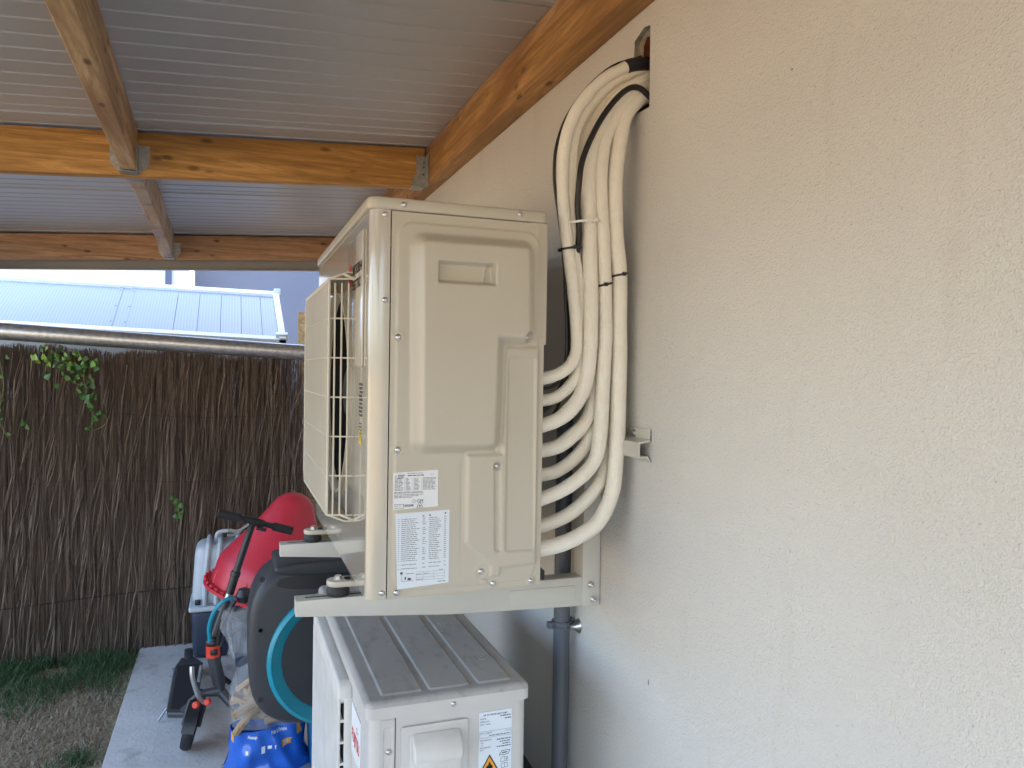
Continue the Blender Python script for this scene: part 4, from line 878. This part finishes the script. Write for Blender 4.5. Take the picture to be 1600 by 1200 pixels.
# ------------------------------------------------------------------ things on the slab
# hose reel on the house wall
HC = (.113, .705)
hr = thing('hose_reel', (.3, 1.32, .75), 'dark grey hose reel box with a turquoise ring on its face', 'hose reel')
def superell(cx, cz, a, b_, e, n_=48):
    return [(cx+a*math.copysign(abs(math.cos(t_))**(2/e), math.cos(t_)), cz+b_*math.copysign(abs(math.sin(t_))**(2/e), math.sin(t_))) for t_ in np.linspace(0, 2*math.pi, n_+1)[:-1]]
part('body', 'anthracite', hr, MB().prism(superell(.113, .752, .281, .268, 3.4), 1, 1.20, 1.44, .03, 4), 60)
part('carry_handle', 'anthracite', hr, MB().prism(superell(.125, 1.000, .215, .024, 3.0, 32), 1, 1.192, 1.45, .010, 3), 60)
part('recess_shade', 'black_pl', hr, MB().prism(superell(.120, .957, .205, .026, 2.6, 32), 1, 1.1985, 1.21, .001), 0)  # black patch on the flat face, painted shade of a hollow
part('ring', 'teal', hr, MB().lathe([(.224, 0), (.226, .012), (.221, .022), (.212, .025), (.205, .017), (.182, .006), (.178, 0)], (HC[0], 1.201, HC[1]), (0, -1, 0), 64), 50)
part('disc', 'anthracite2', hr, MB().lathe([(.178, 0), (.178, .002), (.085, .002), (.083, .0008), (.081, .0022), (.0005, .003)], (HC[0], 1.200, HC[1]), (0, -1, 0), 48), 30)
for x, z in ((-.145, .985), (-.149, .822), (-.146, .60)): part('hole_shade', 'near_black', hr, MB().lathe([(.0085, 0), (.0085, .0015), (.006, .0016), (.005, .0005)], (x+.018, 1.2005, z-.01), (0, -1, 0), 14))  # dark discs imitating the shade inside small holes
part('wall_arm', 'anthracite', hr, MB().box(.38, WX-.002, 1.28, 1.36, .60, .92, .01))

# red bell on a dark tub
rc = thing('red_hopper', (.0, 2.8, .49), 'large red bell-shaped plastic hood with a notched rim', 'plastic hood')
ax_ = Vector((.27, -.03, .96)).normalized(); oc = Vector((-.035, 2.8, .482))
prof = [(.300, 0), (.312, .004), (.312, .018), (.293, .022), (.290, .10), (.287, .135), (.272, .165), (.236, .225), (.197, .29), (.160, .355), (.132, .41), (.114, .45), (.094, .487), (.066, .516), (.034, .531), (.0005, .535)]
part('shell', 'red_pl', rc, MB().lathe(prof, oc, ax_, 56), 55)
rim = part('rim', 'red_pl', rc, MB().lathe([(.306, -.006), (.326, -.004), (.328, .012), (.306, .014)], oc, ax_, 56, closed=True))
xx = ax_.orthogonal().normalized(); yy = ax_.cross(xx)
for k in range(40):
    a = 2*math.pi*k/40; q = oc+(xx*math.cos(a)+yy*math.sin(a))*.322+ax_*.02
    part('notch', 'red_pl', rim, MB().obox(q, (.012, .012, .014), (0, .2, a), .002))
for k in range(8):
    a = 2*math.pi*k/8+.3; d_ = xx*math.cos(a)+yy*math.sin(a)
    part('rib', 'red_pl', rc, MB().tube([oc+d_*.29+ax_*.02, oc+d_*.292+ax_*.06, oc+d_*.288+ax_*.10], [.009, .008, .002], 8))
tu = thing('tub', (.02, 2.82, 0), 'dark navy plastic tub underneath the red hood', 'tub')
part('shell', 'navy_pl', tu, MB().lathe([(.19, .0), (.20, .005), (.235, .36), (.25, .365), (.25, .385), (.232, .385), (.19, .02)], (.02, 2.82, 0), (0, 0, 1), 40))
part('handle', 'black_pl', tu, MB().tube(smooth_path([(-.19, 2.66, .35), (-.26, 2.60, .30), (-.27, 2.59, .18), (-.22, 2.63, .10)], 5), .012, 8))

# pet carrier by the fence
pc = thing('pet_carrier', (-.24, 3.42, 0), 'pale grey and navy plastic pet carrier against the fence', 'pet carrier')
def shell(x0, x1, y0, y1, z0, z1, t0, t1, bev):
    b = bmesh.new(); bmesh.ops.create_cube(b, size=1)
    for q in b.verts:
        k_ = t1 if q.co.z > 0 else t0
        q.co = ((x0+x1)/2+q.co.x*(x1-x0)*k_, (y0+y1)/2+q.co.y*(y1-y0)*k_, (z0+z1)/2+q.co.z*(z1-z0))
    bmesh.ops.bevel(b, geom=b.edges[:], offset=bev, segments=4, profile=.5, affect='EDGES'); return MB().bm(b)
part('lower_tub', 'navy_pl', pc, shell(-.425, -.06, 3.27, 3.55, .0, .275, .94, 1, .03), 60)
part('rim', 'grey_pl', pc, shell(-.438, -.047, 3.257, 3.563, .270, .302, 1, 1, .012), 60)
ts = part('upper_shell', 'grey_pl', pc, shell(-.425, -.06, 3.27, 3.55, .298, .640, 1, .90, .05), 60)
for i, x in enumerate((-.355, -.295, -.20, -.12)): part('moulded_rib', 'grey_pl', ts, MB().tube(smooth_path([(x, 3.262, .31), (x+.006, 3.266, .48), (x+.016, 3.282, .60), (x+.02, 3.32, .648), (x+.02, 3.48, .65)], 4), [.014]*17, 8))
part('latch', 'black_pl', pc, MB().box(-.405, -.375, 3.243, 3.262, .315, .345, .004)); part('latch', 'grey_pl', pc, MB().box(-.262, -.20, 3.240, 3.262, .255, .325, .004).box(-.2, -.19, 3.24, 3.262, .26, .32, .002))
part('handle', 'grey_pl', pc, MB().tube(smooth_path([(-.30, 3.40, .64), (-.29, 3.40, .685), (-.24, 3.40, .695), (-.19, 3.40, .685), (-.18, 3.40, .64)], 4), .011, 8))

# scooter: wheel towards the viewer, deck behind it, bar leaning right
sc = thing('kick_scooter', (-.38, 2.3, 0), 'black and grey kick scooter with red clamps leaning to the right', 'scooter')
def wheel(c_, r_, ax, wid, par):
    w_ = part('wheel', 'rubber', par, MB().lathe([(r_*.62, -wid*.5), (r_*.93, -wid*.5), (r_, -wid*.22), (r_, wid*.22), (r_*.93, wid*.5), (r_*.62, wid*.5)], c_, ax, 32, closed=True), 50)
    part('rim', 'scoot_grey', w_, MB().lathe([(r_*.1, -wid*.4), (r_*.63, -wid*.42), (r_*.63, wid*.42), (r_*.1, wid*.4)], c_, ax, 24)); return w_
wa = Vector((.965, -.12, -.20)).normalized()
wheel(Vector((-.375, 2.20, .101)), .100, wa, .042, sc); wheel(Vector((-.425, 3.05, .072)), .072, Vector((1, .05, 0)), .042, sc)
fnd = MB(); vs = []
u_ = wa.cross(Vector((0, 0, 1))).normalized(); w_ = u_.cross(wa)
for i in range(9):
    a = R(-35+i*19); 
    for s in (-.03, .03): vs.append(Vector((-.375, 2.20, .101))+(u_*math.sin(a-.6)+w_*math.cos(a-.6))*.112+wa*s*.85)
fnd.add(vs, [(2*i, 2*i+1, 2*i+3, 2*i+2) for i in range(8)]); part('fender', 'black_pl', sc, fnd, 60)
for s in (-1, 1): part('fork', 'scoot_grey', sc, MB().tube([Vector((-.375, 2.2, .101))+wa*.032*s, Vector((-.350, 2.2, .20))+wa*.032*s, Vector((-.335, 2.2, .245))], .009, 8))
col = part('steering_column', 'scoot_grey', sc, MB().tube([(-.332, 2.2, .235), (-.255, 2.2, .235), (-.262, 2.2, .27), (-.285, 2.19, .38), (-.288, 2.19, .43)], [.016, .024, .027, .026, .025], 16), 60)
part('side_stub', 'scoot_grey', sc, MB().tube([(-.258, 2.2, .235), (-.215, 2.17, .190), (-.185, 2.15, .165)], [.022, .019, .018], 14))
part('clamp', 'scoot_red', col, MB().tube([(-.288, 2.19, .395), (-.290, 2.19, .445)], [.0295, .0285], 18)); part('clamp_window', 'black_pl', col, MB().obox((-.285, 2.163, .42), (.028, .01, .026), (0, 0, 0), .006))
part('collar', 'black_pl', col, MB().lathe([(.027, 0), (.031, .006), (.031, .016), (.026, .022), (.026, .030), (.021, .036)], (-.290, 2.19, .447), (.02, 0, 1), 18))
part('lever', 'alu', sc, MB().tube(smooth_path([(-.372, 2.15, .375), (-.368, 2.14, .33), (-.345, 2.14, .25), (-.322, 2.15, .215)], 4), [.010]*13, 8)); part('lever', 'alu', sc, MB().tube([(-.335, 2.16, .37), (-.345, 2.17, .30)], .007, 8))
for c_ in ((-.350, 2.13, .218), (-.305, 2.135, .222)): part('pivot_knob', 'scoot_red', sc, MB().lathe([(.0145, 0), (.0145, .016), (.010, .020)], c_, (-.35, -.9, .2), 14))
stem = part('stem', 'scoot_grey', sc, MB().tube([(-.285, 2.195, .475), (-.232, 2.195, .640)], .017, 14)); part('inner_tube', 'alu', sc, MB().tube([(-.240, 2.195, .615), (-.222, 2.195, .672)], .0135, 12))
part('upper_tube', 'black_pl', sc, MB().tube([(-.224, 2.195, .662), (-.203, 2.195, .735)], .0185, 14)); part('upper_tube', 'black_pl', sc, MB().tube([(-.206, 2.195, .725), (-.130, 2.195, .970)], .0150, 14)); part('clamp', 'black_pl', sc, MB().lathe([(.021, 0), (.021, .018)], (-.2025, 2.195, .738), (.28, 0, 1), 14))
hb_ = part('handlebar', 'black_pl', sc, MB().tube([(-.273, 2.18, 1.020), (.036, 2.21, .918)], .0125, 12))
for a, c_ in (((-.275, 2.18, 1.0207), (-.185, 2.189, .991)), ((-.045, 2.202, .9447), (.038, 2.21, .9174))): part('grip', 'rubber', hb_, MB().tube([a, c_], .0185, 14))
part('bar_clamp', 'black_pl', hb_, MB().tube([(-.165, 2.19, .984), (-.085, 2.198, .958)], .0175, 12)); part('brake_lever', 'alu', hb_, MB().tube(smooth_path([(-.15, 2.175, .965), (-.19, 2.15, .945), (-.235, 2.13, .948)], 4), .006, 8)); part('brake_lever', 'alu', hb_, MB().tube(smooth_path([(-.16, 2.18, .960), (-.20, 2.17, .925), (-.235, 2.16, .925)], 4), .006, 8))
part('bell', 'black_pl', hb_, MB().tube([(-.115, 2.18, .945), (-.075, 2.17, .935)], .008, 8))
part('brake_cable', 'teal', sc, MB().tube(smooth_path([(-.300, 2.17, .47), (-.305, 2.16, .53), (-.285, 2.15, .60), (-.245, 2.15, .645), (-.205, 2.16, .650)], 5), .009, 8)); part('brake_cable', 'black_pl', sc, MB().tube(smooth_path([(-.270, 2.17, .45), (-.255, 2.16, .53), (-.225, 2.16, .60), (-.20, 2.165, .64)], 5), .011, 8))
part('stem_ball', 'black_pl', sc, MB().lathe([(.001, -.036), (.024, -.028), (.035, 0), (.024, .028), (.001, .036)], (-.165, 2.17, .655), (0, 0, 1), 18))
dk = part('deck', 'scoot_grey', sc, MB().prism([(-.478, 2.34), (-.358, 2.30), (-.350, 2.92), (-.395, 3.02), (-.46, 3.02), (-.48, 2.92)], 2, .085, .112, .006)); part('grip_tape', 'rubber', dk, MB().prism([(-.468, 2.37), (-.368, 2.34), (-.362, 2.90), (-.468, 2.90)], 2, .1122, .1135), 0)
part('deck_side', 'alu', dk, MB().box(-.487, -.480, 2.36, 2.9, .09, .108, .002)); part('kickstand', 'alu', sc, MB().tube([(-.47, 2.55, .085), (-.53, 2.50, .008)], .006, 8)); part('neck', 'scoot_grey', sc, MB().tube([(-.41, 2.36, .10), (-.37, 2.27, .16), (-.335, 2.20, .235)], .022, 12))

# bag of kindling: clear film above, blue printed band below
bg_ = thing('wood_bag', (-.07, 1.97, 0), 'clear and blue plastic bag of split kindling wood', 'bag')
def bag_y(x, z):       # front surface of the filled bag
    u = (x+.068)/.152; k_ = max(0, 1-abs(u)**3.2)
    wr = .008*math.sin(34*z+9*x+3*math.sin(21*x))+.004*math.sin(58*z-23*x)+.003*math.sin(90*x+40*z)
    return 1.985-(.115*k_**.45)*(1 if z > 0 else 1)-wr*k_
def bag(name, mat, z0, z1, topfun, botw, nz=34, nx=44):
    m_ = MB(); vs = []
    for j in range(nz+1):
        for i in range(nx+1):
            s_ = -1+2*i/nx; zt = topfun(s_); z = z0+(zt-z0)*j/nz; wd = .152*(1+botw(z)); x = -.068+wd*s_*.998+.004*math.sin(30*z+2)*abs(s_)**3
            vs.append((x, bag_y(-.068+.152*s_*.998, z), z))
    n1_ = nx+1; fs = [(j*n1_+i, j*n1_+i+1, (j+1)*n1_+i+1, (j+1)*n1_+i) for j in range(nz) for i in range(nx)]
    o_ = len(vs)
    for j in range(nz+1):
        for i in range(nx+1):
            q = vs[j*n1_+i]; vs.append((q[0], 1.985+.35*(1.985-q[1])+.004, q[2]))
    fs += [tuple(o_+k for k in f[::-1]) for f in fs]
    m_.add(vs, fs); return part(name, mat, bg_, m_, 60)
flare = lambda z: .22*max(0, (.07-z)/.07)**1.5
blue = bag('blue_band', 'blue_bag', .004, .20, lambda s_: .190+.018*s_, flare)
def clear_top(s_): return .52-.10*abs(s_)**1.6
bag('clear_film', 'film', .19, .5, clear_top, lambda z: -.55*max(0, (z-.30)/.30)**1.4 if z > .30 else 0.0)
nk = MB()       # gathered neck of the bag
vs = []; nk_n = 22
for j in range(13):
    z = .47+.19*j/12; w_ = .055-.012*math.sin(j*.5)+.010*j/12
    for i in range(nk_n): a = 2*math.pi*i/nk_n; k_ = 1+.25*math.sin(5*a+j*.4); vs.append((-.165+w_*k_*math.cos(a)-.015*math.sin(j*.3), 1.96+.03*k_*math.sin(a), z+.006*math.sin(3*a)))
nk.add(vs, [(j*nk_n+i, j*nk_n+(i+1) % nk_n, (j+1)*nk_n+(i+1) % nk_n, (j+1)*nk_n+i) for j in range(12) for i in range(nk_n)]); part('neck', 'film', bg_, nk, 60)
class PB(MB):
    def t(s, txt, h, x, z, rot=0, bold=0, squeeze=1.0):
        vs, fs = text2d(txt, h, 'LEFT', bold, 0, squeeze); c_, s_ = math.cos(rot), math.sin(rot)
        return s.add([(x+u*c_-v_*s_, bag_y(x+u*c_-v_*s_, z+u*s_+v_*c_)-.0022, z+u*s_+v_*c_) for u, v_ in vs], fs)
    def patch(s, x0, x1, z0, z1, off=.0014, n_=8):
        vs = [(x0+(x1-x0)*i/n_, bag_y(x0+(x1-x0)*i/n_, z0+(z1-z0)*j/n_)-off, z0+(z1-z0)*j/n_+.10*((x1-x0)*i/n_)) for j in range(n_+1) for i in range(n_+1)]
        return s.add(vs, [(j*(n_+1)+i, j*(n_+1)+i+1, (j+1)*(n_+1)+i+1, (j+1)*(n_+1)+i) for j in range(n_) for i in range(n_)])
op = part('orange_patch', 'orange_ink', blue, PB().patch(-.018, .020, .108, .136)); part('orange_patch', 'orange_ink', blue, PB().patch(.040, .062, .146, .190)); part('orange_patch', 'orange_ink', blue, PB().patch(-.213, -.203, .120, .170))
for tx_, h_, x_, z_, sq_ in (("Prêt à l'emploi", .0150, -.060, .166, .50), ('Allumage', .0140, -.150, .154, .50), ('20', .016, -.012, .115, .9), ('f', .018, -.046, .108, .9)):
    part('lettering', 'white_ink', blue, PB().t(tx_, h_, x_, z_, .10, .0005, sq_), 30)
part('white_patch', 'white_ink', blue, PB().patch(-.098, -.084, .092, .122, .0018, 4).patch(-.158, -.148, .094, .108, .0018, 3).patch(-.074, -.058, .108, .122, .0018, 3))
for i in range(30):
    x = random.uniform(-.185, -.05) if i % 4 else random.uniform(-.05, .04); z = .205+.0066*i; wv_ = .14*(1-.55*max(0, (z-.30)/.30)**1.2); x = max(-.068-wv_*.65, min(-.068+wv_*.65, x)); L_ = random.uniform(.10, .16)
    m_ = MB().obox((0, 0, 0), (random.uniform(.018, .032), random.uniform(.018, .03), L_), (0, 0, 0), .002)
    o = m_.build('kindling_stick', 'kindling', None, 30); o.location = (x, 1.922+random.uniform(0, .045), z); o.rotation_euler = (R(random.uniform(-25, 25)), R(random.uniform(35, 125)), R(random.uniform(-30, 30)))
    tag(o, 'split kindling stick seen through the clear top of the bag', 'firewood', 'kindling in the bag')
cr = thing('storage_box', (.2, 1.86, 0), 'turquoise blue plastic box between the bag and the heat pump', 'box')
part('body', 'blue_crate', cr, shell(.085, .40, 1.70, 2.0, .0, .262, .93, 1, .012), 60); part('rim', 'blue_crate', cr, shell(.075, .41, 1.69, 2.01, .262, .285, 1, 1, .008), 60)
db = thing('skateboard_leaf_pile', (-.5, 2.9, 0), 'small heap of dry dead leaves behind the scooter', 'leaves')
for i in range(14):
    lm_ = MB(); leaf_mesh(lm_, (-.455+random.gauss(0, .035), 2.96+random.gauss(0, .05), .012+random.uniform(0, .03)), random.uniform(.022, .04), (R(random.uniform(-40, 40)), R(random.uniform(-40, 40)), random.uniform(0, 6.3))); part('leaf', 'straw', db, lm_, 0)
db.name = 'leaf_pile'

# ------------------------------------------------------------------ grass
def blades(n_, fn, hmin, hmax, wmin, wmax, lean, seed):
    g = np.random.default_rng(seed); V = []; Fc = []; i = 0
    while i < n_:
        q = fn(g)
        if q is None: continue
        i += 1; x, y = q; h = g.uniform(hmin, hmax); wd = g.uniform(wmin, wmax); a = g.uniform(0, 6.283); l_ = g.uniform(lean[0], lean[1])*h; a2 = g.uniform(0, 6.283)
        dx, dy = math.cos(a)*wd, math.sin(a)*wd; lx, ly = math.cos(a2)*l_, math.sin(a2)*l_; o = len(V); z = -.052
        V += [(x-dx, y-dy, z), (x+dx, y+dy, z), (x+dx*.7+lx*.35, y+dy*.7+ly*.35, z+h*.6), (x-dx*.7+lx*.35, y-dy*.7+ly*.35, z+h*.6), (x+lx, y+ly, z+h*(1-.35*min(1, l_/h)))]
        Fc += [(o, o+1, o+2, o+3), (o+3, o+2, o+4)]
    m_ = MB(); m_.v = V; m_.f = Fc; return m_
def green(g):
    x = g.uniform(-2.6, -.72); y = 3.55-abs(g.normal(0, .36)); edge = .10*math.sin(x*7)+.08*math.sin(x*17)
    if y < 2.92+edge-.25*max(0, x+1.0) or (x > -.80 and g.random() < .5): 
        return None
    if math.sin(x*11+y*5)+math.sin(y*13-x*4) < -1.1: return None
    return x, y
o = blades(9000, green, .04, .14, .0010, .0026, (.3, 1.6), 21).build('green_grass', 'green_grass', None, 0); o['kind'] = 'stuff'; o['label'] = 'strip of lush green grass along the foot of the fence'
def tuft(g):
    c_ = ((-.80, 2.30), (-.84, 2.33), (-.95, 2.2), (-1.2, 2.25), (-.80, 2.27))[int(g.integers(0, 5))]; return c_[0]+g.normal(0, .035), c_[1]+g.normal(0, .04)
o = blades(520, tuft, .03, .085, .0015, .0035, (.3, 1.2), 22).build('grass_tufts', 'green_grass', None, 0); o['kind'] = 'stuff'; o['label'] = 'small green tufts in the dry lawn beside the slab'
def dry(g):
    x = min(g.uniform(-2.2, -.60), -.718+abs(g.normal(0, .006))); y = g.uniform(1.9, 3.3); return x, y
o = blades(26000, dry, .02, .06, .001, .0026, (.8, 2.2), 23).build('dry_grass', 'straw', None, 0); o['kind'] = 'stuff'; o['label'] = 'dry straw coloured lawn left of the concrete slab'
